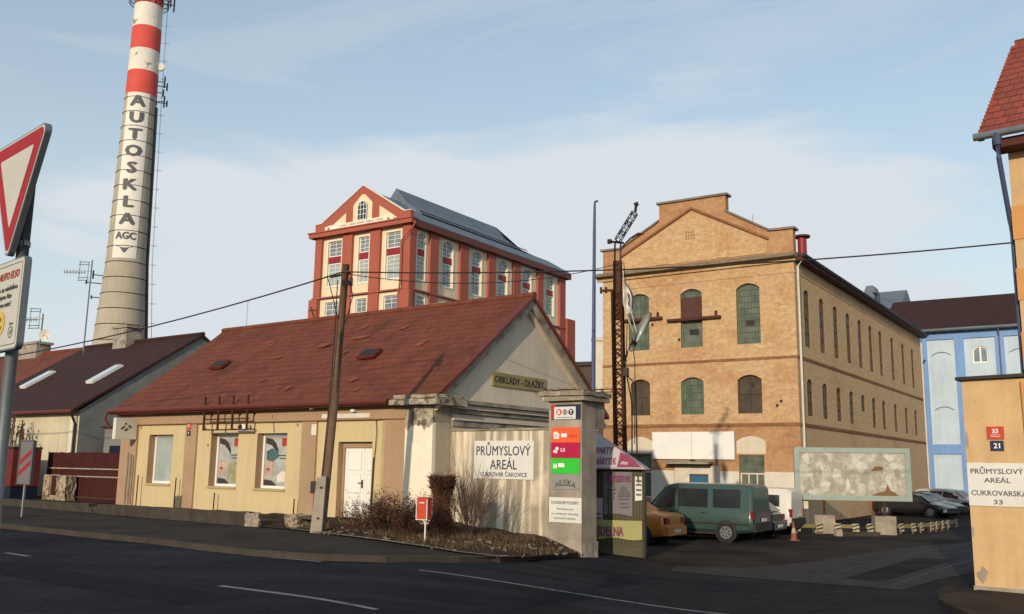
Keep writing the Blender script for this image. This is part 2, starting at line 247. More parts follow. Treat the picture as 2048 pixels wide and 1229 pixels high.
MT['poster_sand'] = mat('poster_sand', (.34, .32, .19), .4, var=.35, scale=5); fcol('poster_dark', (.05, .04, .04)); fcol('light_text', (.85, .80, .75)); fcol('sign_olive', (.30, .24, .10)); fcol('signblue', (.03, .12, .25)); fcol('frame_teal', (.30, .37, .34)); fcol('frame_green', (.13, .17, .13)); fcol('shaded_sign_white', (.50, .49, .445)); fcol('cone_red', (.26, .085, .065))  # white of the near signs is darkened, shade put into its colour
fcol('barrier_yellow', (.20, .16, .06)); fcol('deep_blue', (.006, .012, .03)); fcol('shaded_trailer_red', (.13, .018, .014)); fcol('bright_red', (.40, .04, .04))  # trailer red is muted to stand for the shade it lies in
MT['torn'] = mat('torn_poster_paper', (.52, .51, .45), .9, var=.25, scale=3, col2=(.36, .34, .28), thr=(.42, .56), pscale=2.4, fine=.1, streak=.3, stcol=(.45, .41, .33))
MT['chevron'] = flat('black_stripe', (.02, .02, .02))
# ---------------------------------------------------------------- mesh helpers
class MB:
    def __init__(s): s.v = []; s.f = []; s.m = []
    def face(s, pts, m=0):
        i = len(s.v); s.v += [tuple(p) for p in pts]; s.f.append(tuple(range(i, i+len(pts)))); s.m.append(m); return s
    def box(s, x0, x1, y0, y1, z0, z1, m=0, T=None):
        c = [Vector((x, y, z)) for x in (x0, x1) for y in (y0, y1) for z in (z0, z1)]
        if T: c = [T(p) for p in c]
        i = len(s.v); s.v += [tuple(p) for p in c]
        for q in ((0, 1, 3, 2), (4, 6, 7, 5), (0, 4, 5, 1), (2, 3, 7, 6), (0, 2, 6, 4), (1, 5, 7, 3)): s.f.append(tuple(i+k for k in q)); s.m.append(m)
        return s
    def tube(s, pts, r, n=8, m=0, cap=True):
        pts = [Vector(p) for p in pts]; rr = r if isinstance(r, (list, tuple)) else [r]*len(pts); base = len(s.v)
        for k, p in enumerate(pts):
            d = (pts[min(k+1, len(pts)-1)]-pts[max(k-1, 0)]).normalized()
            a = Vector((0, 0, 1)) if abs(d.z) < .9 else Vector((1, 0, 0)); u = d.cross(a).normalized(); w_ = d.cross(u)
            for j in range(n): t = 2*math.pi*j/n; s.v.append(tuple(p+(u*math.cos(t)+w_*math.sin(t))*rr[k]))
        for k in range(len(pts)-1):
            for j in range(n): a = base+k*n+j; b_ = base+k*n+(j+1) % n; s.f.append((a, b_, b_+n, a+n)); s.m.append(m)
        if cap: s.f.append(tuple(base+j for j in range(n))); s.m.append(m); e = base+(len(pts)-1)*n; s.f.append(tuple(e+j for j in reversed(range(n)))); s.m.append(m)
        return s
    def prism(s, pts, d, m=0, me=None):      # pts 3D outline, d extrusion vector
        d = Vector(d); P = [Vector(p) for p in pts]; tr = tessellate_polygon([P]); i = len(s.v); n = len(P); me = m if me is None else me
        s.v += [tuple(p) for p in P]+[tuple(p+d) for p in P]
        for t in tr: s.f.append((i+t[0], i+t[1], i+t[2])); s.m.append(m); s.f.append((i+n+t[2], i+n+t[1], i+n+t[0])); s.m.append(m)
        for k in range(n): s.f.append((i+k, i+(k+1) % n, i+n+(k+1) % n, i+n+k)); s.m.append(me)
        return s
    def sheet(s, outer, holes, P3, m=0, rev=None, mr=None):   # polygon with holes; P3(u,v,w)->3D; rev: reveal depth
        loops = [[Vector((a, b, 0)) for a, b in outer]]+[[Vector((a, b, 0)) for a, b in h] for h in holes]
        tr = tessellate_polygon(loops); flat_ = [p for l in loops for p in l]; i = len(s.v); s.v += [tuple(P3(p.x, p.y, 0)) for p in flat_]
        for t in tr: s.f.append(tuple(i+k for k in t)); s.m.append(m)
        if rev:
            for h in holes:
                for k in range(len(h)): a, b = h[k], h[(k+1) % len(h)]; s.face([P3(*a, 0), P3(*b, 0), P3(*b, -rev), P3(*a, -rev)], m if mr is None else mr)
        return s
    def obj(s, name, mats, parent=None, smooth=False, norm=False):
        me = bpy.data.meshes.new(name); me.from_pydata(s.v, [], s.f)
        for mm in (mats if isinstance(mats, (list, tuple)) else [mats]): me.materials.append(MT[mm] if isinstance(mm, str) else mm)
        me.polygons.foreach_set('material_index', s.m)
        if smooth: me.polygons.foreach_set('use_smooth', [True]*len(s.f))
        if norm:
            b = bmesh.new(); b.from_mesh(me); bmesh.ops.remove_doubles(b, verts=b.verts, dist=1e-4); bmesh.ops.recalc_face_normals(b, faces=b.faces); b.to_mesh(me); b.free()
        me.update(); o = bpy.data.objects.new(name, me); sc.collection.objects.link(o)
        if parent: o.parent = parent
        return o
class Bs:       # a plane on a building: u along, v up, w outward
    def __init__(s, O, U, N, V=(0, 0, 1)): s.O = Vector(O); s.U = Vector(U); s.N = Vector(N); s.V = Vector(V)
    def __call__(s, u, v, w_=0): return s.O+s.U*u+s.V*v+s.N*w_
    def T(s, p): return s(p.x, p.z, -p.y)          # boxes given as (u, -w, v)
    def box(s, mb, u0, u1, v0, v1, w0, w1, m=0): mb.box(u0, u1, -w1, -w0, v0, v1, m, T=s.T)
    def disc(s, mb, u, v, w_, r, m=0, n=24, ru=None): mb.face([s(u+(ru or r)*math.cos(2*math.pi*k/n), v+r*math.sin(2*math.pi*k/n), w_) for k in range(n)], m)
    def poly(s, mb, pts, w_, m=0): mb.sheet(pts, [], lambda u, v, z: s(u, v, w_+z), m)
def tag(o, label=None, cat=None, group=None, kind=None):
    if label: o['label'] = label
    if cat: o['category'] = cat
    if group: o['group'] = group
    if kind: o['kind'] = kind
    return o
def root(name, label, cat, loc=(0, 0, 0), rot=0, group=None):
    o = bpy.data.objects.new(name, None); sc.collection.objects.link(o); o.location = loc; o.rotation_euler = (0, 0, R(rot)); o.empty_display_size = .3
    return tag(o, label, cat, group)
def kids(o): return [c for c in sc.collection.objects if c.parent == o]
def copy_tree(o, parent=None):
    c = o.copy(); sc.collection.objects.link(c); c.parent = parent
    for ch in kids(o): copy_tree(ch, c)
    return c
def text(mb, B, s, u, v, w_, h, width=None, m=0, bold=.0, shear=0, align='CENTER', bend=None):
    cu = bpy.data.curves.new('t', 'FONT'); cu.body = s; cu.size = 1; bold_ = bold; cu.offset = 0; cu.shear = shear; cu.resolution_u = 2
    o = bpy.data.objects.new('t', cu); sc.collection.objects.link(o); dg = bpy.context.evaluated_depsgraph_get(); dg.update()
    me = bpy.data.meshes.new_from_object(o.evaluated_get(dg))
    if bend:
        bb = bmesh.new(); bb.from_mesh(me)
        for q in range(-2, 40):
            bmesh.ops.bisect_plane(bb, geom=bb.verts[:]+bb.edges[:]+bb.faces[:], plane_co=(q*.12, 0, 0), plane_no=(1, 0, 0), dist=1e-6)
        bb.to_mesh(me); bb.free()
    xs = [p.co.x for p in me.vertices]; ys = [p.co.y for p in me.vertices]
    if xs:
        x0, x1, y0, y1 = min(xs), max(xs), min(ys), max(ys); cap = .70; k = h/cap; kx = (width/(x1-x0)) if width else k
        ox = {'CENTER': (x0+x1)/2, 'LEFT': x0, 'RIGHT': x1}[align]
        for n_, (bu, bv) in enumerate(((0, 0), (-1, .4), (1, .4), (0, -.6)) if bold_ else ((0, 0),)):     # heavier strokes
            i = len(mb.v)
            for p in me.vertices:
                a, b = u+(p.co.x-ox)*kx+bu*bold_*k, v+(p.co.y-cap/2)*k+bv*bold_*k
                q_ = bend(a, b) if bend else B(a, b, w_+.0006*n_)
                if bend: q_ = Vector((q_.x*(1+.002*n_), q_.y*(1+.002*n_), q_.z)) if abs(q_.x)+abs(q_.y) < 4 else q_
                mb.v.append(tuple(q_))
            for p in me.polygons: mb.f.append(tuple(i+q for q in p.vertices)); mb.m.append(m)
    bpy.data.objects.remove(o); bpy.data.meshes.remove(me); bpy.data.curves.remove(cu)
def arch(u0, u1, v0, v1, rise, n=8):
    pts = [(u0, v0), (u1, v0)]
    if rise <= 0: return pts+[(u1, v1), (u0, v1)]
    c = (u1-u0)/2; Rr = (c*c+rise*rise)/(2*rise); mid = (u0+u1)/2; cy = v1-Rr; a0 = math.asin(min(1, c/Rr))
    for k in range(n+1): a = a0-2*a0*k/n; pts.append((mid+Rr*math.sin(a), cy+Rr*math.cos(a)))
    return pts
def atop(u, u0, u1, v1, rise):
    if rise <= 0: return v1
    c = (u1-u0)/2; Rr = (c*c+rise*rise)/(2*rise); return v1-Rr+math.sqrt(max(0, Rr*Rr-(u-(u0+u1)/2)**2))
def window(parent, B, u0, u1, v0, v1, rise=0, depth=.2, fm='white', pm='pane', nx=2, hz=(), fw=.07, bw=.035, name='window', sill=None, panels=()):
    mb = MB(); w0 = -depth+.06
    inner = arch(u0+fw, u1-fw, v0+fw, v1-fw, max(0, rise*.9) if rise else 0)
    mb.sheet(arch(u0, u1, v0, v1, rise), [inner], lambda a, b, c: B(a, b, w0+c), 0, rev=.05)
    for k in range(1, nx):
        u = u0+(u1-u0)*k/nx; B.box(mb, u-bw/2, u+bw/2, v0+fw, atop(u, u0, u1, v1, rise)-fw*.8, w0-.04, w0-.003)
    for h in hz:
        B.box(mb, u0+fw*.5, u1-fw*.5, v0+(v1-v0)*h-bw/2, v0+(v1-v0)*h+bw/2, w0-.045, w0-.006)
    f = mb.obj(name, fm, parent)
    mb = MB(); mb.sheet(arch(u0, u1, v0, v1, rise), [], lambda a, b, c: B(a, b, -depth+.005)); mb.obj('pane', pm, f)
    if sill: mb = MB(); B.box(mb, u0-.06, u1+.06, v0-.09, v0-.005, -depth*.6, .07); mb.obj('sill', sill, f)
    return f
def sm(t): t = max(0, min(1, t)); return t*t*(3-2*t)
def G(x): return -.68*sm((x+3)/8)
def RD(x): return G(x)-.12                       # level of the carriageway
def drape(name, poly, off, m, lvl=G, holes=(), kind='structure', mound=None, thick=0, step=None, label=None, cat=None):
    me = bpy.data.meshes.new(name); b = bmesh.new(); mb = MB(); mb.sheet(poly, list(holes), lambda u, v, w_: (u, v, 0))
    vs_ = [b.verts.new(p) for p in mb.v]
    for f in mb.f: b.faces.new([vs_[i] for i in f])
    def cut(axis, vals):
        for c in vals: g = list(b.verts)+list(b.edges)+list(b.faces); co = [0, 0, 0]; co[axis] = c; no = [0, 0, 0]; no[axis] = 1; bmesh.ops.bisect_plane(b, geom=g, plane_co=co, plane_no=no, dist=1e-5)
    cut(0, [x*.5 for x in range(-6, 11)])
    if step:
        xs = [p[0] for p in poly]; ys = [p[1] for p in poly]; cut(0, [min(xs)+step*k for k in range(1, int((max(xs)-min(xs))/step)+1)]); cut(1, [min(ys)+step*k for k in range(1, int((max(ys)-min(ys))/step)+1)])
    for v in b.verts: v.co.z = lvl(v.co.x)+off+(mound(v.co.x, v.co.y) if mound else 0)
    bmesh.ops.recalc_face_normals(b, faces=b.faces)
    if thick:
        r = bmesh.ops.extrude_face_region(b, geom=list(b.faces)); 
        for v in [e for e in r['geom'] if isinstance(e, bmesh.types.BMVert)]: v.co.z -= thick
        bmesh.ops.recalc_face_normals(b, faces=b.faces)
    b.to_mesh(me); b.free(); me.materials.append(MT[m]); o = bpy.data.objects.new(name, me); sc.collection.objects.link(o)
    return tag(o, label, cat, kind=kind)
def ribbon(name, pts, width, off, m, lvl=RD, kind='structure'):
    L = []; Rr = []
    for k, p in enumerate(pts):
        a = Vector(pts[max(k-1, 0)]); c = Vector(pts[min(k+1, len(pts)-1)]); d = (c-a).normalized(); n = Vector((-d.y, d.x))*width/2
        L.append((p[0]+n.x, p[1]+n.y)); Rr.append((p[0]-n.x, p[1]-n.y))
    return drape(name, L+Rr[::-1], off, m, lvl, kind=kind)
Z = Vector((0, 0, 1))
# ================================================================ ground
GP = [(-400, -60), (900, -60), (900, 1500), (-400, 1500)]
drape('ground', GP, -.135, 'dirt')
KERB = [(-60, 60.2), (-30, 37.6), (-12.9, 24.67), (-9.97, 22.53), (-7.73, 20.95), (-6.3, 19.7), (-4.96, 18.7), (-3.5, 18.0), (-2.3, 18.0), (-.99, 19.1), (.04, 20.5), (.9, 22.5), (1.75, 24.2)]
drape('road', [(-120, -40), (200, -40), (200, 24), (10.2, 24), (8.5, 20.5), (4.0, 23.6), (2.5, 25.0), (1.75, 24.2)]+KERB[::-1][1:]+[(-120, 105)], .004, 'asphalt', RD)
drape('yard', [(1.75, 24.2), (2.5, 25.0), (4.0, 23.6), (8.5, 20.5), (10.2, 24), (60, 24), (90, 120), (10, 120), (-2.5, 60), (-2.5, 36)], .004, 'yardasphalt', RD)
PAVI = [(1.85, 24.45), (-.17, 19.75+.25), (-1.0, 19.85), (-2.35, 20.75), (-5.3, 24.15), (-7.0, 25.6), (-16.7, 33.5), (-30, 43.2), (-60, 66)]
def inset(pl, d):
    o = []
    for k, p in enumerate(pl):
        a = Vector(pl[max(k-1, 0)]); c = Vector(pl[min(k+1, len(pl)-1)]); t = (c-a).normalized(); o.append((p[0]-t.y*d, p[1]+t.x*d))
    return o
KI = inset(KERB, .14)
drape('kerb', KERB+KI[::-1], 0, 'kerb', G, thick=.2)
drape('pavement', KI+PAVI[1:], -.006, 'pavement', G, thick=.15)
ED = PAVI[1:5]; ribbon('pavement_edging', [(-.0, 20.3)]+ED+[(-5.6, 24.4)], .10, .035, 'kerbpale', G)
VE = [(1.95, 24.7), (1.7, 23.9), (1.0, 22.3), (.35, 20.9), (-.15, 20.15), (-1.0, 19.98), (-2.35, 20.85), (-5.25, 24.2), (-6.9, 25.7)]
def edge_d(x, y):
    b_ = 9
    for p, q in zip(VE, VE[1:]): a = Vector(p); c = Vector(q)-a; v = Vector((x, y))-a; t_ = max(0, min(1, v.dot(c)/c.dot(c))); b_ = min(b_, (v-c*t_).length)
    return b_
def mound(x, y):
    return .0+sm(edge_d(x, y)/.7)*mound_(x, y)
def mound_(x, y):
    d = min(1, max(0, (x+5.2)/1.5)); return .03+.07*sm(d)*(.5+.5*math.sin(x*2.1+y*1.3))+.05*math.sin(x*5+y*3.7)*math.sin(y*4.1)+.1*sm((x+1)/2)
drape('verge_dirt', [(1.95, 24.7), (1.7, 23.9), (1.0, 22.3), (.35, 20.9), (-.15, 20.15), (-1.0, 19.98), (-2.35, 20.85), (-5.25, 24.2), (-6.9, 25.7), (-8, 31.5), (1.2, 27)], 0, 'dirt', G, step=.3, mound=mound)
drape('house_forecourt', [(-7, 25.6), (-16.7, 33.5), (-30, 43.2), (-26, 48), (-16, 40.2), (-4.9, 29.8), (-6, 27)], .002, 'pavement', G)
ribbon('road_marking', [(-4.27, 14.23), (-1.7, 12.5)], .12, .009, 'paint')
ribbon('road_marking', [(-9.8, 18.62), (-9.04, 18.02)], .12, .009, 'paint')
ribbon('road_marking', [(-4.6, 18.5), (-3.5, 17.85)], .10, .009, 'paint')
ribbon('road_marking', [(-1.6, 17.2), (.3, 16.86), (3.8, 16.46)], .12, .009, 'paint')
drape('asphalt_repair', [(-9.5, 16.2), (-4.2, 12.4), (-3.6, 13.1), (-8.9, 17.0)], .007, 'asphalt2', RD)
drape('asphalt_repair', [(-.5, 13.2), (2.4, 13.0), (2.6, 14.3), (.1, 14.7)], .007, 'asphalt2', RD)
ribbon('rail_track', [(7.1, 22.3), (9.5, 25.6), (13.4, 30.5), (19, 37)], .07, .012, 'darkmetal')
ribbon('rail_track', [(8.6, 21.4), (11.0, 24.6), (15, 29.6), (20.5, 35.6)], .07, .012, 'darkmetal')
MT['cobble'] = mat('grey_cobbles', (.032, .029, .028), .85, var=.5, scale=1.2, col2=(.018, .017, .018), thr=(.5, .58), pscale=7, fine=.3, bump=1, bscale=12)
drape('cobbled_crossing', [(4.0, 23.45), (4.3, 24.6), (6.2, 24.6), (8.4, 26.4), (12.5, 31), (17, 35), (19, 33.6), (12.0, 24.5), (9.9, 22.3), (8.45, 20.55)], .008, 'cobble', RD)
drape('road_patch', [(7.9, 22.5), (8.6, 22.0), (12.9, 27.6), (12.0, 28.1)], .012, 'asphalt', RD)
drape('pavement_corner', [(8.15, 12), (7.95, 14.5), (7.9, 16.4), (8.15, 18.0), (8.7, 19.1), (9.75, 19.85), (18, 13), (18, 8)], .12, 'pavement', RD, thick=.2)
drape('corner_dirt', [(8.45, 18.75), (9.1, 20.4), (9.95, 21.6), (10.2, 20.6), (9.75, 19.95), (9.0, 19.6)], .02, 'pavement', RD)
# ================================================================ corner house
HO = (-2.19, 27.41, 0); HA = -36
H = root('corner_house', 'long low cream and tan house with red tiled roof and grey gable end', 'house', HO, HA)
F0 = Bs((0, 0, 0), (1, 0, 0), (0, -1, 0))
Gx = Bs((0, 0, 0), (0, 1, 0), (1, 0, 0))
wins = [(-14.4, -12.87, .86, 2.68), (-10.58, -9.05, .84, 2.68), (-8.03, -6.5, .83, 2.68)]
holes = [arch(*a, 0) for a in wins]+[arch(-4.04, -2.55, -.02, 2.38, 0)]
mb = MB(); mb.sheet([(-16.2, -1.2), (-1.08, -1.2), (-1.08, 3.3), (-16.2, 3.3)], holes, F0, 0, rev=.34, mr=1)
mb.face([(-16.2, 0, -1.2), (-16.2, 9.14, -1.2), (-16.2, 9.14, 3.6), (-16.2, 4.57, 7.2), (-16.2, 0, 3.6)])
mb.face([(-16.2, 9.14, -1.2), (0, 9.14, -1.2), (0, 9.14, 3.6), (-16.2, 9.14, 3.6)])
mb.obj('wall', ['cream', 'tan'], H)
for a, b in ((-16.2, -15.12), (-12.03, -11.37), (-5.72, -5.02), (-1.97, -1.085)):
    mb = MB(); F0.box(mb, a, b, -1, 3.06, -.05, .07); mb.obj('pilaster', 'tan', H)
mb = MB(); F0.box(mb, -2.12, -1.975, -1, 3.06, -.05, .045); mb.obj('shade_strip', 'olive', H)  # olive strip stands for the shade beside the pilaster
mb = MB(); F0.box(mb, -16.25, -1.1, 3.062, 3.42, -.05, .09); mb.obj('frieze', 'tan', H)
mb = MB(); F0.box(mb, -16.25, -1.1, 3.05, 3.075, .0905, .115); F0.box(mb, -16.3, -1.1, 3.4, 3.46, .091, .22); mb.obj('frieze_moulding', 'trimline', H)
mb = MB(); F0.box(mb, -16.35, -1.3, 3.462, 3.52, -.05, .38); mb.obj('soffit', 'tan', H)
mb = MB(); F0.box(mb, -4.75, -2.6, 3.12, 3.26, .092, .12); mb.obj('blank_sign_strip', 'offwhite', H)
# corner column with peeling paint
MT['peel'] = mat('peeling_white_paint', (.80, .72, .57), var=.05, col2=(.62, .54, .40), thr=(.68, .70), pscale=2.6, fine=.04, streak=.12, stcol=(.6, .5, .38))
mb = MB(); mb.box(-1.08, .0, -.14, .72, -1, 2.93); mb.obj('corner_column', 'peel', H)
mb = MB(); N = 14
def jag(x): return 2.93-.12*abs(math.sin(x*5.3))-.13*max(0, math.sin(x*3.1+1))
f = [(-1.08+1.08*k/N, jag(k/N*3)) for k in range(N+1)]
mb.prism([(-1.083, -.144, 3.42)]+[(a, -.144, b) for a, b in f]+[(.0, -.144, 3.42)], (0, .02, 0)); mb.box(-1.08, .0, -.12, .72, 2.932, 3.42); mb.obj('bare_render_patch', 'rubble', H)
# broken cornice block over the column
def rock(mb, x0, x1, y0, y1, z0, z1, j=.03, n=6, seed=1, m=0):
    rr = random.Random(seed); b = bmesh.new(); bmesh.ops.create_cube(b, size=1)
    bmesh.ops.subdivide_edges(b, edges=b.edges[:], cuts=n, use_grid_fill=True)
    i = len(mb.v); b.verts.index_update()
    for v in b.verts:
        mb.v.append((x0+(v.co.x+.5)*(x1-x0)+rr.uniform(-j, j), y0+(v.co.y+.5)*(y1-y0)+rr.uniform(-j, j), z0+(v.co.z+.5)*(z1-z0)+rr.uniform(-j, j)))
    for f_ in b.faces: mb.f.append(tuple(i+v.index for v in f_.verts)); mb.m.append(m)
    b.free()
mb = MB(); rock(mb, -1.45, .42, -.5, 1.0, 3.44, 3.60, .012); rock(mb, -1.35, .36, -.42, .95, 3.605, 3.74, .02, 7, 2); mb.obj('cornice_block', 'rubble', H)
# gable wall
mb = MB(); mb.sheet([(0, -1.2), (9.14, -1.2), (9.14, 3.7), (4.57, 7.12), (0, 3.7)], [], Gx); mb.obj('gable_wall', 'gable', H)
for k, (z0, z1, d, m_) in enumerate(((2.86, 3.02, .05, 'cornice'), (3.04, 3.22, .10, 'gable'), (3.24, 3.36, .16, 'cornice'), (3.38, 3.50, .24, 'gable'), (3.52, 3.64, .34, 'cornice'))):
    mb = MB(); Gx.box(mb, .73 if k < 4 else 1.02, 9.2, z0, z1, .002, d); mb.obj('cornice_band', m_, H)
def rake(y0, z0, y1, z1, t0, t1, w0, w1, m_, name):
    mb = MB(); d = Vector((0, y1-y0, z1-z0)).normalized(); n = Vector((0, -d.z, d.y)); n = n if n.z > 0 else -n
    P = [Vector((w0, y0, z0))-n*t0, Vector((w0, y1, z1))-n*t0, Vector((w0, y1, z1))-n*t1, Vector((w0, y0, z0))-n*t1]
    P[1].y = P[2].y = y1; s_ = (z1-z0)/(y1-y0); P[1].z = z1-t0/abs(n.z); P[2].z = z1-t1/abs(n.z)
    P[0].y = P[3].y = y0; P[0].z = z0-t0/abs(n.z); P[3].z = z0-t1/abs(n.z)
    mb.prism(P, (w1-w0, 0, 0)); mb.obj(name, m_, H)
EZ, EY, RZ, RY = 3.62, -.45, 7.45, 4.57
for y0, z0 in ((EY+.35, EZ+.27), (2*RY-EY-.35, EZ+.27)):
    rake(y0, z0, RY, RZ, .12, .34, .003, .26, 'cornice', 'raking_cornice'); rake(y0, z0, RY, RZ, .342, .48, .003, .12, 'gable', 'raking_moulding')
for y0, z0 in ((EY, EZ), (2*RY-EY, EZ)):
    rake(y0, z0, RY, RZ, .02, .115, .06, .34, 'gutter', 'verge_board')
mb = MB(); X0, X1 = -16.45, .33
for y0 in (EY, 2*RY-EY):
    s_ = 1 if y0 < RY else -1; nx_ = 120
    # slightly sagging, uneven roof sheet
    rr = random.Random(5); ny = 10; g_ = [[None]*(nx_+1) for _ in range(ny+1)]
    for a in range(ny+1):
        for b_ in range(nx_+1):
            x = X0+(X1-X0)*b_/nx_; t = a/ny; y = y0+(RY-y0)*t
            g_[a][b_] = (x, y, EZ+(RZ-EZ)*t-.07*math.sin(math.pi*t)*(.6+.4*math.sin(x*.7))+.02*math.sin(x*2.3+t*5)+(rr.uniform(-.008, .008)))
    for a in range(ny):
        for b_ in range(nx_): mb.face([g_[a][b_], g_[a][b_+1], g_[a+1][b_+1], g_[a+1][b_]] if s_ > 0 else [g_[a][b_+1], g_[a][b_], g_[a+1][b_], g_[a+1][b_+1]])
rf = mb.obj('roof', 'tile', H, norm=True)
mb = MB()
for k in range(52): x = X0+k*.323; mb.tube([(x, RY, RZ-.03), (x+.33, RY, RZ-.01)], [.13, .115], 8)
mb.obj('ridge_tiles', 'tile', rf)
def onroof(x, z, w_=.03):
    t = (z-EZ)/(RZ-EZ); return Vector((x, EY+(RY-EY)*t, z))+Vector((0, -.61, .79))*w_
for (x, z, a, b_) in ((-11.68, 6.46, .5, .12), (-7.9, 6.02, .75, .16), (-6.75, 6.75, .45, .12), (-6.3, 6.25, .9, .1), (-4.47, 6.54, .5, .14), (-2.72, 5.72, .45, .22), (-6.21, 5.61, .3, .1), (-9.77, 5.62, .4, .1), (-9.0, 4.6, .35, .1), (-7.01, 4.2, .3, .16), (-4.11, 4.4, .4, .12), (-11.3, 6.3, .3, .1), (-13.6, 4.6, .3, .08), (-3.4, 4.02, .3, .12)):
    mb = MB(); a *= .42; b_ *= .55; mb.prism([onroof(x-a*1.3, z-b_, .012), onroof(x+a*.3, z-b_, .012), onroof(x+a*1.3, z+b_, .012), onroof(x-a*.3, z+b_, .012)], (0, 0, .008)); mb.obj('replaced_tiles', 'tilelight', rf)
for (x, z) in ((-12.95, 5.44), (-4.65, 5.38)):
    mb = MB(); B = Bs(onroof(x, z, 0), (1, 0, 0), (0, -.61, .79), (0, .79, .61))
    B.box(mb, -.40, .40, -.27, .27, .03, .13); hd = mb.obj('roof_hatch', 'gutter', rf)
    mb = MB(); B.box(mb, -.33, .33, -.20, .20, .131, .145); mb.obj('glazing', 'darkmetal', hd)
mb = MB(); mb.tube([(-16.5, EY-.06, EZ-.03), (-1.5, EY-.06, EZ-.05)], .085, 10); mb.tube([(-16.5, EY-.06, EZ-.03), (-16.75, EY-.04, EZ-.3), (-16.6, EY+.1, EZ-.7)], .05, 8); mb.obj('gutter', 'gutter', H)
mb = MB(); mb.box(-16.5, .3, EY-.02, EY+.02, EZ-.16, EZ-.03); mb.obj('fascia', 'brownwood', H)
for a in wins:
    f_ = window(H, F0, *a, 0, .33, 'white', 'paledpane', 1, (), .085)
    mb = MB(); F0.box(mb, a[0]-.03, a[1]+.03, a[2]-.07, a[2]-.005, -.2, .06); mb.obj('sill', 'olive', f_)
# window posters (own generic design: pale ground, dark arc, face-tone oval, red label)
for k, a in enumerate(wins[1:]):
    mb = MB(); P = lambda u, v: (a[0]+.1+(a[1]-a[0]-.2)*u, a[2]+.1+(a[3]-a[2]-.2)*v)
    def pl(pts, w_, m): F0.poly(mb, [P(*p) for p in pts], w_, m)
    w_ = -.315; pl([(0, 0), (1, 0), (1, 1), (0, 1)], w_, 0)
    pl([(0, .98), (.0, .86), (.22, .82), (.4, .7), (.48, .62), (.5, .72), (.4, .86), (.24, .95)], w_+.004, 1)
    pl([(0, .12), (.3, .16), (.44, .3), (.46, .44), (.35, .5), (0, .5)], w_+.004, 2)
    if k == 0: pl([(.38, .02), (1, .02), (1, .42), (.7, .48), (.45, .44)], w_+.006, 3); pl([(.6, .6), (.9, .72), (1, .7), (1, .6)], w_+.006, 3)
    else: pl([(.05, .52), (.3, .48), (.52, .58), (.5, .7), (.25, .76), (.05, .7)], w_+.006, 5); pl([(.5, .06), (.95, .1), (.98, .24), (.7, .3), (.48, .2)], w_+.006, 7)
    pl([(.62, .8), (.97, .8), (.97, .97), (.62, .97)], w_+.008, 4)
    pl([(.04, .33), (.16, .36), (.22, .32), (.14, .29)], w_+.009, 4); pl([(0, 0), (.5, 0), (.3, .1), (0, .12)], w_+.01, 1)
    for j in range(2): q = P(.5+.06*j, .60-.06*j); F0.box(mb, q[0], q[0]+.5-.1*j, q[1], q[1]+.03, w_+.01, w_+.013, 6)
    mb.obj('window_poster', ['poster_grey', 'poster_dark', 'skin_tone', 'poster_sand', 'bright_red', 'teal_mask', 'ink', 'offwhite'], H)
# double door
mb = MB(); F0.box(mb, -4.04, -2.55, 2.2, 2.38, -.33, -.2); F0.box(mb, -4.04, -3.97, 0, 2.2, -.33, -.22); mb.obj('door_frame', 'tan', H)
for (a, b_) in ((-3.965, -3.115), (-3.105, -2.56)):
    mb = MB(); F0.box(mb, a, b_, .02, 2.195, -.32, -.27)
    for (c, d) in ((.12, .68), (.78, 1.38), (1.48, 2.08)):
        F0.box(mb, a+.11, b_-.11, c, d, -.27, -.262, 1); F0.box(mb, a+.14, b_-.14, c+.03, d-.03, -.262, -.25)
    dr = mb.obj('door', ['white', 'offwhite'], H)
    if a < -3.5: mb = MB(); F0.box(mb, -3.2, -3.15, .95, 1.2, -.27, -.24); F0.box(mb, -3.33, -3.16, 1.09, 1.12, -.24, -.215); mb.obj('handle', 'darkmetal', dr)
mb = MB(); mb.box(-4.2, -2.3, -.55, -.01, -.3, -.01); mb.obj('door_step', 'kerb', H)
for pts, r_ in (([(-2.45, -.02, 3.3), (-2.3, -.09, 2.7), (-2.4, -.03, 2.0), (-2.5, -.03, .5)], .012), ([(-7.2, -.1, 3.3), (-7.15, -.02, 2.7)], .01), ([(-2.47, -.05, .3), (-2.42, -.05, 1.9)], .025)):
    mb = MB(); mb.tube(pts, r_, 6); mb.obj('wall_cable', 'darkmetal', H)
for (x, z, s_) in ((-6.0, 2.95, .05), (-10.95, 2.9, .06), (-14.98, 2.98, .07), (-10.72, 2.28, .05)):
    mb = MB(); F0.box(mb, x-s_/2, x+s_/2, z-s_, z+s_, .0, .05); mb.obj('junction_box', 'olive', H)
for x in (-15.55, -15.35, -15.2): mb = MB(); mb.tube([(x, -.13, .05), (x, -.13, 2.0-.3*(x+15.5))], .022, 6); mb.obj('conduit', 'kerbpale', H)
mb = MB(); F0.box(mb, -3.35, -3.2, 3.3, 3.38, .1, .22); F0.box(mb, -5.1, -5.0, 3.42, 3.55, .1, .35); mb.obj('floodlight', 'white', H)
mb = MB(); rock(mb, -5.25, -5.02, -.079, -.07, 2.6, 2.95, .005, 3, 3); mb.obj('bare_patch', 'offwhite', H)
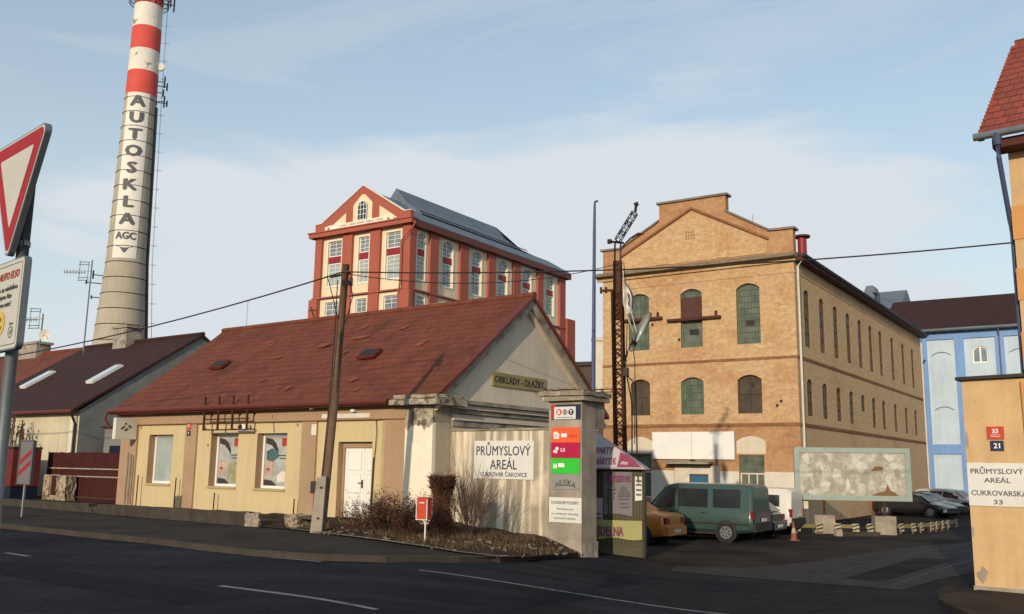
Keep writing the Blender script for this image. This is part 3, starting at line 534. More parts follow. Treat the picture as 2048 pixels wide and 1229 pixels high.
# roof fittings
mb = MB(); mb.box(-5.9, -4.95, 6.2, 6.9, 6.2, 7.85); mb.box(-6.0, -4.85, 6.12, 6.98, 7.852, 7.93); mb.obj('chimney_stack', 'stone', H)
for (x, h, m_) in ((-14.9, 1.2, 'steel'), (-.6, 1.05, 'rust')):
    mb = MB(); mb.tube([(x, RY, RZ), (x, RY, RZ+h)], .018, 6); mb.obj('lightning_rod', m_, H)
mb = MB(); mb.tube([(-10.5, RY, RZ), (-10.7, RY, RZ+.3), (-10.8, RY, RZ+.55)], .03, 6); mb.tube([(-10.95, RY, RZ+.42), (-10.5, RY, RZ+.4)], .025, 6); mb.obj('roof_aerial', 'rust', H)
# sign frame hanging under the eaves
t = root('metal_rack', 'empty dark brown metal sign rack fixed under the eaves above the windows', 'sign frame', HO, HA)
for k in range(4): mb = MB(); x = -10.45+.79*k; F0.box(mb, x-.03, x+.03, 2.78, 3.98, .42, .48); mb.obj('upright', 'rust', t)
for z in (2.78, 3.15, 3.5): mb = MB(); F0.box(mb, -10.5, -8.05, z, z+.045, .375, .418); mb.obj('rail', 'rust', t)
for x in (-10.45, -8.87, -8.08):
    for z in (2.8, 3.35): mb = MB(); F0.box(mb, x-.02, x+.02, z, z+.04, .095, .42); mb.obj('bracket', 'rust', t)
t = root('floodlight', 'small white spotlight under the brown sign rack between two poster windows', 'spotlight', HO, HA)
mb = MB(); F0.box(mb, -8.85, -8.25, 2.72, 2.8, .05, .2); F0.box(mb, -8.62, -8.36, 2.8, 2.98, .08, .26); mb.obj('housing', 'white', t)
mb = MB(); mb.tube([F0(-8.62, 2.9, .2), F0(-8.62, 2.9, .33)], .075, 12); mb.obj('lens', 'darkmetal', t)
def sign(name, label, B, u0, u1, v0, v1, w0, w1, m_, lines=(), cat='sign', loc=HO, rot=HA, ink='ink', extra=None, back=None, group=None):
    t = root(name, label, cat, loc, rot, group); mb = MB(); B.box(mb, u0, u1, v0, v1, w0, w1); mb.obj('board', m_, t)
    for k, L in enumerate(lines):
        s_, u, v, h, wd, bo = L[:6]; mb = MB(); text(mb, B, s_, u, v, w1+.006, h, wd, 0, bo); mb.obj('lettering', L[6] if len(L) > 6 else ink, t)
    return t
sign('shop_sign', 'olive gold board reading OBKLADY - DLAŽBY on the grey gable', Gx, 2.68, 5.72, 4.23, 4.67, .004, .05, 'sign_olive', [('OBKLADY - DLAŽBY', 4.18, 4.455, .22, 2.8, .02)], 'shop sign')
t = sign('house_number_plate', 'red and blue house number plates on the tan pilaster of the long low house', F0, -11.93, -11.72, 2.84, 3.1, .072, .09, 'plate_red', [('33', -11.825, 2.98, .1, None, .02, 'light_text')], 'number plate')
mb = MB(); F0.box(mb, -11.93, -11.72, 2.62, 2.81, .072, .09); mb.obj('blue_plate', 'plate_blue', t); mb = MB(); text(mb, F0, '9', -11.825, 2.715, .096, .1, None, 0, .02); mb.obj('lettering', 'light_text', t)
# projecting box sign at the left end
t = root('box_sign', 'white box sign with grey diamond emblem at the left corner of the cream facade', 'box sign', HO, HA)
Bx = Bs((-15.15, -.98, 0), (0, 1, 0), (1, 0, 0))
mb = MB(); Bx.box(mb, .0, .88, 2.5, 3.3, -.18, .02); mb.obj('housing', 'offwhite', t)
mb = MB()
for (u, v) in ((.23, 3.08), (.38, 3.0), (.16, 2.96), (.3, 2.88), (.44, 2.96), (.23, 2.84), (.08, 2.9)):
    u += .17; Bx.poly(mb, [(u-.06, v), (u, v-.06), (u+.06, v), (u, v+.06)], .026)
mb.obj('emblem', 'inkgrey', t)
# ================================================================ yard wall with sign
t = root('yard_wall', 'pale rendered wall with vertical run-off streaks between house corner and gate pillar', 'wall', HO, HA)
MT['streakwall'] = mat('streaked_render', (.35, .30, .225), var=.2, scale=1.2, col2=(.58, .50, .38), thr=(.56, .7), pscale=.55, fine=.1, bump=.5, streak=.95, stcol=(.74, .65, .50))
mb = MB(); mb.box(.003, 4.2, .70, .95, -1.3, 2.70); mb.obj('wall', 'streakwall', t)
mb = MB(); rock(mb, .003, 4.2, .66, .99, 2.702, 2.76, .008, 10, 4); mb.obj('coping', 'cornice', t)
W7 = Bs((0, .70, 0), (1, 0, 0), (0, -1, 0))
sign('area_sign', 'white board reading PRŮMYSLOVÝ AREÁL CUKROVAR ČAKOVICE on the streaked wall', W7, .93, 3.04, 1.33, 2.41, .004, .03, 'sign_white', [('PRŮMYSLOVÝ', 1.98, 2.13, .27, 1.92, .006), ('AREÁL', 2.0, 1.74, .27, .95, .006), ('CUKROVAR ČAKOVICE', 2.0, 1.46, .12, 1.65, .012)], ink='navy')
# ================================================================ gate pillar
MT['capm'] = mat('worn_cap_concrete', (.30, .255, .195), var=.3, scale=2.2, col2=(.42, .37, .29), thr=(.54, .6), pscale=2.2, fine=.2, bump=.8, bscale=16)
t = root('gate_pillar', 'thick grey concrete gate pillar with broken cap carrying company signs', 'pillar', HO, HA)
mb = MB(); mb.box(4.06, 5.09, -.1, .64, -.75, 3.42); mb.obj('shaft', 'concrete', t)
mb = MB(); rock(mb, 4.74, 5.12, -.14, .68, -1.3, -.22, .015, 4, 9); mb.obj('plinth', 'concrete', t)
mb = MB(); rock(mb, 3.93, 5.24, -.26, 1.1, 3.422, 3.54, .006, 5, 11); rock(mb, 3.86, 5.28, -.32, 1.14, 3.556, 3.68, .012, 5, 12); mb.obj('cap', 'capm', t)
mb = MB(); mb.box(4.45, 5.07, .642, 1.12, 2.72, 3.42); mb.box(4.6, 5.0, 1.125, 1.3, 2.8, 2.88); mb.obj('corbel', 'concrete', t)
t2 = root('barbed_wire', 'rusty barbed wire loops lying on the cap of the gate pillar', 'barbed wire', HO, HA)
rr = random.Random(3)
for k in range(3):
    mb = MB(); cx, cy = 4.5+.15*k, .35+.2*k; rx, ry = .55+.1*k, .5; pts = [(cx+rx*math.cos(a), cy+ry*math.sin(a), 3.715+.015*math.sin(a*3+k)+.015*k) for a in [2*math.pi*j/28 for j in range(29)]]
    mb.tube(pts, .014, 5)
    for p in pts[::4]: mb.tube([Vector(p)+Vector((-.02, 0, -.04)), Vector(p)+Vector((.01, .0, .06))], .008, 4)
    mb.obj('coil', 'rust', t2)
mb = MB(); mb.prism([(4.0, -.2, 3.69), (4.15, -.2, 3.7), (3.9, -.2, 3.82)], (0, .03, 0)); mb.tube([(3.95, -.1, 3.70), (4.2, .1, 3.72), (4.0, 0, 3.76)], .014, 5); mb.obj('spike', 'rust', t2)
PF = Bs((0, -.1, 0), (1, 0, 0), (0, -1, 0)); SG = 'company panels on the gate pillar'
t = root('company_sign', 'white panel with three round letter badges B S T, topmost on the gate pillar', 'sign', HO, HA, SG)
mb = MB(); PF.box(mb, 4.14, 5.06, 2.93, 3.33, .003, .02, 1); PF.box(mb, 4.14, 4.3, 2.93, 3.33, .0205, .022, 2); mb.obj('backing', ['lilac', 'plate_blue', 'bright_red'], t)
mb = MB(); PF.box(mb, 4.25, 4.92, 2.94, 3.27, .023, .035); mb.obj('board', 'sign_white', t)
for u, s_, m1, m2 in ((4.40, 'B', 'plate_red', 'light_text'), (4.59, 'S', 'lilac', 'inkgrey'), (4.78, 'T', 'ink', 'light_text')):
    mb = MB(); PF.disc(mb, u, 3.13, .038, .085); mb.obj('badge', m1, t); mb = MB(); text(mb, PF, s_, u, 3.13, .042, .10, None, 0, .04); mb.obj('lettering', m2, t)
mb = MB(); PF.box(mb, 4.33, 4.84, 2.98, 2.995, .036, .039); mb.obj('text_line', 'inkgrey', t)
t = sign('company_sign', 'orange panel with house logo and the word stav on the gate pillar', PF, 4.15, 5.05, 2.33, 2.73, .003, .025, 'orange_panel', [('stav', 4.83, 2.52, .11, .28, .03, 'plate_red')], group=SG)
mb = MB(); PF.poly(mb, [(4.24, 2.43), (4.40, 2.43), (4.40, 2.52), (4.44, 2.52), (4.32, 2.62), (4.22, 2.6)], .03); PF.box(mb, 4.47, 4.64, 2.47, 2.57, .026, .03); mb.obj('logo', 'light_text', t)
mb = MB(); PF.box(mb, 4.27, 4.37, 2.47, 2.49, .031, .034); PF.box(mb, 4.26, 4.36, 2.52, 2.54, .031, .034); mb.obj('logo_detail', 'plate_red', t)
t = sign('company_sign', 'crimson panel with white dots logo and the letters LS on the gate pillar', PF, 4.15, 5.05, 1.93, 2.325, .003, .025, 'magenta_panel', [('LS', 4.53, 2.14, .09, .13, .03, 'light_text')], group=SG)
mb = MB(); PF.disc(mb, 4.26, 2.1, .03, .04); PF.disc(mb, 4.34, 2.17, .03, .05); PF.disc(mb, 4.32, 2.08, .03, .03); mb.obj('logo', 'light_text', t)
t = sign('company_sign', 'bright green panel with small leaf logo on the gate pillar', PF, 4.15, 5.05, 1.52, 1.925, .003, .025, 'green_panel', [], group=SG)
mb = MB(); PF.poly(mb, [(4.22, 1.66), (4.34, 1.66), (4.34, 1.8), (4.3, 1.73), (4.24, 1.8)], .03); PF.box(mb, 4.38, 4.57, 1.69, 1.79, .026, .03); mb.obj('logo', 'light_text', t)
t = sign('company_sign', 'grey panel with black arched HUSKA lettering, lowest of the coloured panels', PF, 4.15, 5.03, 1.12, 1.515, .003, .02, 'grey_panel', [], group=SG)
mb = MB(); text(mb, PF, 'HUSKA', 0, 0, 0, .13, .62, 0, 0, .2, bend=lambda a, b: PF(4.6+a, 1.3+b*(1.2-1.6*a*a)-.9*a*a, .026)); PF.poly(mb, [(4.3, 1.2), (4.6, 1.235), (4.9, 1.2), (4.6, 1.22)], .026); mb.obj('lettering', 'ink', t)
sign('notice_sign', 'white notice about private land and parking at the foot of the gate pillar', PF, 4.10, 5.10, .27, .91, .003, .025, 'sign_white', [('SOUKROMÉ POZEMKY', 4.6, .78, .075, .86, .015), ('Parkování jen', 4.6, .62, .055, .5, .01), ('se souhlasem vlastníka,', 4.6, .50, .055, .84, .01), ('za finanční úhradu.', 4.6, .385, .055, .66, .01)], 'notice', ink='inkgrey')
# ================================================================ low walls, stakes, pole, mailbox
t = root('low_wall', 'long low concrete wall along the pavement in front of the cream facade', 'low wall')
A0, A1 = Vector((-20.5, 36.6)), Vector((-7.0, 25.75)); d = (A1-A0).normalized(); n = Vector((-d.y, d.x))
mb = MB(); rr = random.Random(8); K = 40
def lwz(k): return .20+.16*k/K+rr.uniform(-.012, .012)
prev = None
for k in range(K+1):
    c = A0+(A1-A0)*k/K; z = lwz(k); a, b_ = c-n*.14, c+n*.14; ring = [(a.x, a.y, -.1), (a.x, a.y, z), (b_.x, b_.y, z), (b_.x, b_.y, -.1)]
    if prev:
        for i in range(3): mb.face([prev[i], ring[i], ring[i+1], prev[i+1]])
    prev = ring
mb.face(prev); mb.obj('wall', 'kerb', t, norm=True)
mb = MB(); e = A1; rock(mb, e.x-.1, e.x+.25, e.y-.2, e.y+.12, -.1, .34, .03, 4, 5); mb.obj('end_stone', 'kerbpale', t)
def stub(x, y, h, lab, lean=.0):
    mb = MB(); mb.tube([(x, y, -.05), (x+lean, y, h)], .022, 6); o = mb.obj('metal_stake', 'darkmetal'); tag(o, lab, 'stake', 'metal stakes in front of the cream facade'); 
def atf(u, y): a = R(36); return (HO[0]+u*math.cos(a)+y*math.sin(a), HO[1]-u*math.sin(a)+y*math.cos(a))
for u, h, lab in ((-14.6, 1.15, 'tall thin dark stake left of the plain grey window'), (-12.2, 1.1, 'tall thin dark stake right of the plain grey window'), (-9.9, .62, 'short dark stake below the left poster window'), (-5.75, .55, 'short dark stake beside the low stone planter')):
    p = atf(u, -.22); stub(*p, h, lab, .01)
t = root('stone_planter', 'small rough stone planter beside the foot of the wooden pole', 'planter', (-5.35, 24.95, 0), -42)
mb = MB(); rock(mb, -.62, -.12, -.2, .3, -.1, .32, .04, 5, 6); mb.obj('stone_end', 'stone', t)
mb = MB(); mb.box(-.12, .75, .2, .3, -.1, .26); mb.box(-.12, .75, -.16, .3, .26, .32); mb.box(-.12, .75, -.1, .2, -.1, .05); mb.obj('trough', 'darkpanel', t)
t = root('utility_pole', 'leaning brown wooden utility pole bolted to a concrete stake by the white door', 'utility pole', (-4.75, 23.75, 0))
mb = MB(); mb.tube([(.02, .14, .1), (.2, .1, 3.0), (.38, 0, 6.85)], [.135, .115, .09], 12); mb.obj('pole', 'wood', t, smooth=True)
mb = MB(); mb.prism([(-.20, -.16, -.2), (.10, -.18, -.2), (.15, -.16, 1.38), (-.08, -.16, 1.34)], (0, .18, 0)); mb.obj('concrete_stake', 'concrete', t)
mb = MB(); mb.tube([(0, -.17, .35), (0, -.2, .35)], .03, 8); mb.tube([(.04, -.17, 1.1), (.04, -.2, 1.1)], .03, 8); mb.obj('bolts', 'darkmetal', t)
mb = MB(); mb.box(-.24, -.1, -.1, .04, .95, 1.25); mb.obj('meter_box', 'darkmetal', t)
mb = MB(); mb.tube([(.4, -.1, 6.35), (.44, -.24, 6.3)], .10, 10); mb.box(.28, .48, -.11, .1, 6.62, 6.67); mb.box(.5, .56, -.1, .1, 6.3, 6.5); mb.tube([(-.02, .0, 6.5), (.5, 0, 6.62)], .03, 6); mb.obj('cable_clamp', 'darkmetal', t)
for pts, r_ in (([(.5, -.1, 6.4), (.62, -.16, 6.0), (.5, -.17, 5.4), (.33, -.08, 5.0), (.3, -.06, 3.5)], .014), ([(.2, -.12, 6.4), (.2, -.14, 5.0), (.12, -.06, 3.2), (.02, -.02, 1.4)], .014), ([(-.1, -.02, 6.55), (.1, -.05, 5.9), (.25, -.12, 5.4)], .012)):
    mb = MB(); mb.tube(pts, r_, 5); mb.obj('hanging_cable', 'cable', t)
def cable(name, lab, pts, r_, sag=0, n=24):
    a, b_ = Vector(pts[0]), Vector(pts[1]); mb = MB(); P = []
    for k in range(n+1): q = k/n; p = a.lerp(b_, q); p.z -= sag*4*q*(1-q); P.append(p)
    mb.tube(P, r_, 6, cap=False); tag(mb.obj(name, 'cable'), lab, 'cable')
cable('overhead_cable', 'overhead cable running left from the wooden pole over the dark roofs', [(-4.4, 23.75, 6.66), (-36, 44.0, 5.6)], .02, 1.05)
cable('overhead_cable', 'long overhead cable from the wooden pole past the factory to the right', [(-4.35, 23.7, 6.64), (14.5, 19.6, 7.12)], .018, .36)
cable('overhead_cable', 'thin lower cable running from the wooden pole to the steel mast', [(-4.35, 23.75, 6.60), (3.3, 28.1, 7.95)], .012, .42)
t = root('letter_box', 'orange red post box on a thin white bent post by the verge', 'letter box', (-1.93, 21.55, -.03), -28); t.scale = (.8, .8, .93)
mb = MB(); mb.tube([(.05, 0, -.1), (.05, 0, .42), (0, 0, .52)], .022, 8); mb.obj('post', 'white', t)
mb = MB(); mb.box(-.17, .17, -.13, .13, .55, 1.03); mb.obj('box', 'mail_red', t); mb = MB(); mb.prism([(-.18, -.14, 1.031), (-.18, .14, 1.031), (-.18, .14, 1.06), (-.18, 0, 1.08), (-.18, -.14, 1.05)], (.36, 0, 0)); mb.obj('lid', 'mail_red', t)
mb = MB(); mb.box(-.19, -.165, -.14, -.125, .53, 1.04); mb.box(.165, .19, -.14, -.125, .53, 1.04); mb.box(-.164, .164, -.14, -.131, .53, .55); mb.box(-.08, .08, -.137, -.131, .93, .96); mb.obj('trim', 'sign_white', t)
# ================================================================ shrubs and grass
def twigs(mb, base, dirv, length, r0, depth, rr, wob=.25, branch=3, mleaf=None, leafs=0, lsize=.04, n=3, fan=.7):
    p = Vector(base); d = Vector(dirv).normalized(); seg = 5; pts = [p.copy()]; rad = [r0]
    for k in range(seg):
        d = (d+Vector((rr.gauss(0, wob), rr.gauss(0, wob), rr.gauss(0, wob*.6)))*.5).normalized(); p = p+d*length/seg; pts.append(p.copy()); rad.append(r0*(1-.8*(k+1)/seg))
        if depth > 0 and k >= 1:
            for _ in range(rr.randint(1, branch)):
                dd = (d+Vector((rr.gauss(0, fan), rr.gauss(0, fan), rr.gauss(.1, fan*.7)))).normalized(); twigs(mb, p, dd, length*rr.uniform(.3, .6), r0*.5, depth-1, rr, wob, branch, mleaf, leafs, lsize, n, fan)
        for _ in range(leafs):
            if rr.random() < .6:
                q = p+Vector((rr.gauss(0, .04), rr.gauss(0, .04), rr.gauss(0, .04))); a = Vector((rr.gauss(0, 1), rr.gauss(0, 1), rr.gauss(0, 1))).normalized()*lsize; b_ = a.cross(Vector((rr.gauss(0, 1), rr.gauss(0, 1), rr.gauss(0, 1)))).normalized()*lsize*.5
                mleaf.face([q-a, q+b_, q+a, q-b_])
    mb.tube(pts, rad, n, cap=False)
def shrub(name, lab, x, y, stems, height, spread, m1, m2=None, leafs=0, seed=1, r0=.012, depth=2, basew=.15, lsize=.04, wob=.25, branch=3, lean=0, asp=1, rot=-36, fan=.7):
    rr = random.Random(seed); t = root(name, lab, 'shrub', (x, y, G(x)+.02), rot); mb = MB(); ml = MB()
    for k in range(stems):
        bx, by = rr.gauss(0, basew)*asp, rr.gauss(0, basew); a = rr.uniform(0, 6.28); s_ = abs(rr.gauss(0, spread)); dv = Vector((math.cos(a)*s_+lean+bx*.8, math.sin(a)*s_*.6, 1))
        twigs(mb, (bx, by, -.05), dv, height*rr.uniform(.6, 1.05), r0, depth, rr, wob, branch, ml, leafs, lsize, 3, fan)
    mb.obj('stems', m1, t)
    if ml.f: ml.obj('leaves', m2, t)
    return t
shrub('thorn_bush', 'dense dark red thorny bush in front of the white door', -2.8, 23.1, 46, .74, .5, 'twigred', 'twigred', 1, 11, .009, 2, .34, .022, asp=1.6)
shrub('thorn_bush', 'low sprawling dark bush with a few pale leaves just left of the dense thorn bush', -3.5, 23.2, 16, .75, .5, 'twigred', 'leafdry', 1, 12, .009, 1, .3, .028, lean=-.35)
shrub('bare_bush', 'tall fan shaped bare bush with grey branches before the streaked wall', -.95, 24.75, 70, 1.22, .46, 'twigpale', None, 0, 13, .009, 2, .07, wob=.10, branch=2, lean=.0, rot=0, fan=.28)
shrub('bare_bush', 'small leggy bare sapling standing at the left edge of the streaked wall', -1.5, 25.5, 7, 1.9, .14, 'twigpale', None, 0, 14, .010, 1, .06, wob=.10, branch=2, lean=-.03, rot=0, fan=.3)
t = root('columnar_bush', 'brown dried column shaped bush with a wider shaggy head by the letter box', 'shrub', (-1.72, 24.2, -.12), 0); t.scale = (.92, .92, .9); rr = random.Random(21); ml = MB(); mt_ = MB()
for k in range(9000):
    z = rr.random()**.9*1.68; rad = .27+.06*math.sin(z*4+1) if z < 1.2 else (.25+.32*(z-1.2) if z < 1.6 else .36); rad *= 1.12 if z < .4 else 1
    a = rr.uniform(0, 6.283); r_ = rad*(rr.random()**.35); q = Vector((math.cos(a)*r_, math.sin(a)*r_, z)); u = Vector((math.cos(a)*.5, math.sin(a)*.5, rr.uniform(.2, 1.2)))+Vector((rr.gauss(0, .35), rr.gauss(0, .35), 0)); u = u.normalized()*rr.uniform(.05, .15); v_ = u.cross(Vector((rr.gauss(0, 1), rr.gauss(0, 1), rr.gauss(0, 1)))).normalized()*.012
    (ml if z < 1.25 or rr.random() < .35 else mt_).face([q-v_, q+v_, q+u])
for k in range(260):
    a = rr.uniform(0, 6.283); z = rr.uniform(1.25, 1.68); q = Vector((math.cos(a)*.22, math.sin(a)*.22, z)); mt_.tube([q, q+Vector((math.cos(a)*rr.uniform(.1, .3), math.sin(a)*rr.uniform(.1, .3), rr.uniform(.05, .2)))], [.007, .002], 3, cap=False)
ml.obj('foliage', 'leafbrown', t); mt_.obj('shaggy_head', 'twigred', t); mb = MB(); mb.tube([(0, 0, -.1), (0, 0, 1.5)], [.05, .02], 6); mb.obj('trunk', 'twig', t)
rr = random.Random(31); mb = MB()
def inpoly(x, y, P):
    c = False
    for i in range(len(P)):
        a, b_ = P[i], P[i-1]
        if (a[1] > y) != (b_[1] > y) and x < (b_[0]-a[0])*(y-a[1])/(b_[1]-a[1])+a[0]: c = not c
    return c
VP = [(1.7, 24.0), (1.0, 22.4), (.3, 21.1), (-.6, 20.3), (-1.6, 20.4), (-2.6, 21.2), (-3.4, 22.2), (-2.6, 25.6), (-.4, 25.9)]
for k in range(11000):
    x, y = rr.uniform(-3.5, 1.8), rr.uniform(20.2, 26)
    if not inpoly(x, y, VP): continue
    cl = math.sin(x*3.1+1)*math.sin(y*2.7)+rr.gauss(0, .4)
    if cl < .05: continue
    h = rr.uniform(.03, .15)*(1+.8*max(0, cl)); a = rr.uniform(0, 6.28); z = G(x)+mound(x, y); q = Vector((x, y, z-.01)); u = Vector((rr.gauss(0, .5), rr.gauss(0, .5), 1)).normalized()*h; v_ = Vector((math.cos(a), math.sin(a), 0))*.008
    mb.face([q-v_, q+v_, q+u])
tag(mb.obj('dry_grass', 'grass'), 'short dry brown grass and weeds covering the verge', 'grass', kind='stuff')
mb = MB()
MT['kerbmid'] = mat('grey_gravel', (.17, .14, .11), .9, var=.4, scale=4)
for k in range(500):
    x, y = rr.uniform(-5, 2.2), rr.uniform(20, 25.2)
    if not inpoly(x, y, [(1.9, 24.2), (.9, 21.9), (-.1, 20.0), (-1.2, 19.8), (-5.2, 23.9), (-4.6, 25), (-1, 21.6), (.3, 22.4), (1.2, 24.8)]): continue
    s_ = rr.uniform(.01, .045); z = G(x)+mound(x, y)+.01; mb.box(x-s_, x+s_, y-s_*.7, y+s_*.7, z-.02, z+s_*.7)
tag(mb.obj('gravel', 'kerbmid'), 'scattered pale stones and rubble on the verge', 'gravel', kind='stuff')
# ================================================================ neighbouring low houses on the left
def low_house(name, lab, cat, x0, x1, y0, ry, e, rz, wallm, roofm, sidem):
    t = root(name, lab, cat, HO, HA); yb = 2*ry-y0
    mb = MB(); mb.face([(x0, y0, -.6), (x1, y0, -.6), (x1, y0, e), (x0, y0, e)]); mb.face([(x1, yb, -.6), (x0, yb, -.6), (x0, yb, e), (x1, yb, e)]); mb.obj('wall', wallm, t)
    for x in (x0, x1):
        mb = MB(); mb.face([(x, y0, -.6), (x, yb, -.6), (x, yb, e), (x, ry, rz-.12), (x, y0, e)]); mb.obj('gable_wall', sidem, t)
    for s_ in (1, -1):
        ya = ry-s_*(ry-y0+.4); za = e-.28+.3; mb = MB(); mb.prism([(x0-.05, ya, za), (x0-.05, ry, rz), (x0-.05, ry, rz-.14), (x0-.05, ya, za-.14)], (x1-x0+.15, 0, 0)); mb.obj('roof', roofm, t)
    mb = MB(); mb.tube([(x0, y0-.45, e-.06), (x1+.1, y0-.45, e-.08)], .08, 8); mb.obj('gutter', 'gutter', t)
    mb = MB(); mb.tube([(x0, ry, rz+.01), (x1+.1, ry, rz+.01)], .12, 8); mb.obj('ridge_tiles', roofm, t)
    return t, yb
t, yb = low_house('dark_roof_house', 'low neighbour house with dark brown roof, pale plaster and two long skylights', 'house', -34.3, -23.1, 2, 8.2, 3.95, 8.2, 'dpl', 'tiledark', 'gpl') if False else (None, None)
MT['dpl'] = mat('pale_stained_plaster', (.56, .50, .36), var=.15, scale=.8, col2=(.30, .27, .20), thr=(.6, .72), pscale=.9, fine=.08, streak=.3, stcol=(.38, .34, .24))
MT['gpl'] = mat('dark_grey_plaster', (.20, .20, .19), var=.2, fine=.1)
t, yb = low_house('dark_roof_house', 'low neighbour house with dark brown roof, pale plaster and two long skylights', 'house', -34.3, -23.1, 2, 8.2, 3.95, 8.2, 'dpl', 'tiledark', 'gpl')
B = Bs((0, 1.6, 3.97), (1, 0, 0), (0, -.54, .842), (0, .842, .54))
for x in (-32.15, -25.65):
    mb = MB(); B.box(mb, x-.30, x+.30, 2.6, 4.45, .02, .16); s_ = mb.obj('skylight', 'white', t); mb = MB(); B.box(mb, x-.25, x+.25, 2.66, 4.35, .161, .175); mb.obj('pane', 'paleblue', s_); mb = MB(); B.box(mb, x-.34, x+.34, 4.36, 4.5, .162, .22); mb.obj('blind', 'brownwood', s_)
mb = MB(); mb.box(-30.4, -29.1, 7.6, 8.5, 7.3, 8.95); mb.box(-30.55, -28.95, 7.5, 8.6, 8.952, 9.08); ch = mb.obj('chimney_stack', 'cornice', t)
mb = MB(); mb.tube([(-23.25, 1.9, -.2), (-23.25, 1.9, 3.3), (-23.2, 1.65, 3.75)], .06, 8); mb.obj('drainpipe', 'darkmetal', t)
mb = MB(); mb.box(-23.7, -23.42, 1.9, 1.99, -.2, 3.6); mb.obj('corner_strip', 'offwhite', t)
t, yb = low_house('red_roof_house', 'low house with orange red tiled roof at the left edge behind the signpost', 'house', -62, -34.4, 2, 8.2, 3.95, 8.12, 'dpl', 'tileorange', 'gpl')
mb = MB(); mb.box(-41.4, -39.0, 7.7, 8.6, 7.3, 8.7); mb.box(-41.55, -38.85, 7.6, 8.7, 8.702, 8.85); mb.obj('chimney_stack', 'cornice', t)
def aerial(lab, X, Y, z0, z1, dish, arms, s_=1):
    t = root('tv_aerial', lab, 'aerial', (X, Y, z0)); h = z1-z0
    mb = MB(); mb.tube([(0, 0, -.2), (.02, 0, h)], .03, 6); mb.obj('mast', 'steel', t)
    for (z, L) in arms:
        mb = MB(); mb.tube([(0, 0, z), (-L, 0, z-.05)], .022, 5)
        for k in range(8): x = -L+(L*.75)*k/7; mb.tube([(x, -.12, z-.05), (x, .12, z-.05)], .012, 4); mb.tube([(x, 0, z-.14), (x, 0, z+.06)], .014, 4)
        mb.obj('yagi', 'steel', t)
        mb = MB()
        for dz in (-.42, -.3, .3, .42): mb.tube([(-.55, 0, z+dz), (-.08, 0, z+dz*.95)], .016, 4)
        mb.tube([(-.5, 0, z-.42), (-.5, 0, z+.42)], .014, 4); mb.tube([(-.12, 0, z-.42), (-.12, 0, z+.42)], .014, 4); mb.obj('reflector', 'steel', t)
    if dish:
        mb = MB(); c = Vector((.22, -.1, dish)); 
        for k in range(16):
            a, b_ = 2*math.pi*k/16, 2*math.pi*(k+1)/16
            mb.face([c+Vector((0, .1, 0)), c+Vector((.24*math.cos(a), -.02, .24*math.sin(a))), c+Vector((.24*math.cos(b_), -.02, .24*math.sin(b_)))])
        mb.tube([c, c+Vector((.05, -.3, -.1))], .02, 4); mb.obj('dish', 'offwhite', t)
aerial('tall roof aerial mast with flat reflector standing left of the chimney tower', -18.6, 40.0, 6.4, 10.4, 0, [(3.5, 1.15)])
aerial('short roof aerial with satellite dish above the left house chimney', -19.5, 38.0, 6.3, 7.65, .45, [(1.15, .95)])
# gate, boards and things in the gap between the houses
t = root('board_fence', 'dark red vertical board fence between the cream house and the left house', 'fence', HO, HA)
mb = MB(); rr = random.Random(2)
for k in range(44):
    x = -22.9+k*.142; mb.box(x, x+.12, .62, .64+rr.uniform(0, .02), -.05, 2.0+rr.uniform(-.015, .015))
mb.obj('boards', 'redfence', t)
for z in (.12, .98, 1.3): mb = MB(); mb.box(-22.9, -16.65, .55, .61, z, z+.05); mb.obj('rail', 'kerbpale' if z > .5 else 'kerb', t)
mb = MB(); mb.box(-16.72, -16.66, .54, .60, 0, 1.95); mb.obj('post', 'kerbpale', t)
t = root('stone_gate_post', 'rough stone gate post with a dark panel let into it', 'gate post', HO, HA)
mb = MB(); rock(mb, -20.95, -20.2, .05, .5, -.1, 1.02, .025, 7, 44); mb.box(-22.1, -21.65, .1, .5, -.1, 1.05); mb.box(-22.1, -20.2, .1, .5, -.1, .2); mb.obj('masonry', 'stone', t)
mb = MB(); mb.box(-21.64, -20.96, .2, .3, .25, 1.02); mb.obj('panel', 'redfence', t); mb = MB(); mb.box(-21.64, -20.96, .15, .2, 1.02, 1.06); mb.box(-21.64, -21.6, .15, .2, .25, 1.02); mb.box(-21.0, -20.96, .15, .2, .25, 1.02); mb.obj('panel_frame', 'kerbpale', t)
t = root('trailer_box', 'red box trailer body with dark blue skirt at the left edge', 'trailer', HO, HA)
mb = MB(); mb.box(-29, -22.3, -1.2, .0, .55, 2.12); mb.obj('body', 'shaded_trailer_red', t); mb = MB(); mb.box(-29, -22.35, -1.15, .0, .0, .545); mb.obj('skirt', 'deep_blue', t); mb = MB(); mb.box(-29.05, -22.25, -1.25, .02, 2.125, 2.2); mb.obj('roof_edge', 'darkmetal', t)
mb = MB(); mb.box(-24.3, -24.1, -1.22, -1.203, .55, 2.1); mb.obj('door_gap', 'darkmetal', t)
t = root('direction_board', 'narrow white board with red diagonal stripes on a short post by the trailer', 'road sign', (-14.55, 28.3, 0), -20)
t.scale = (.72, 1, 1); fcol('shaded_board', (.15, .145, .14)); B = Bs((0, 0, 0), (1, 0, 0), (0, -1, 0))  # board white and stripe red darkened, shade put into their colour
mb = MB(); B.box(mb, -.32, .32, .95, 2.22, 0, .06); mb.obj('board', 'shaded_board', t); mb = MB()
for v in (1.18, 1.5): B.poly(mb, [(-.29, v), (.29, v+.34), (.29, v+.5), (-.29, v+.16)], .064)
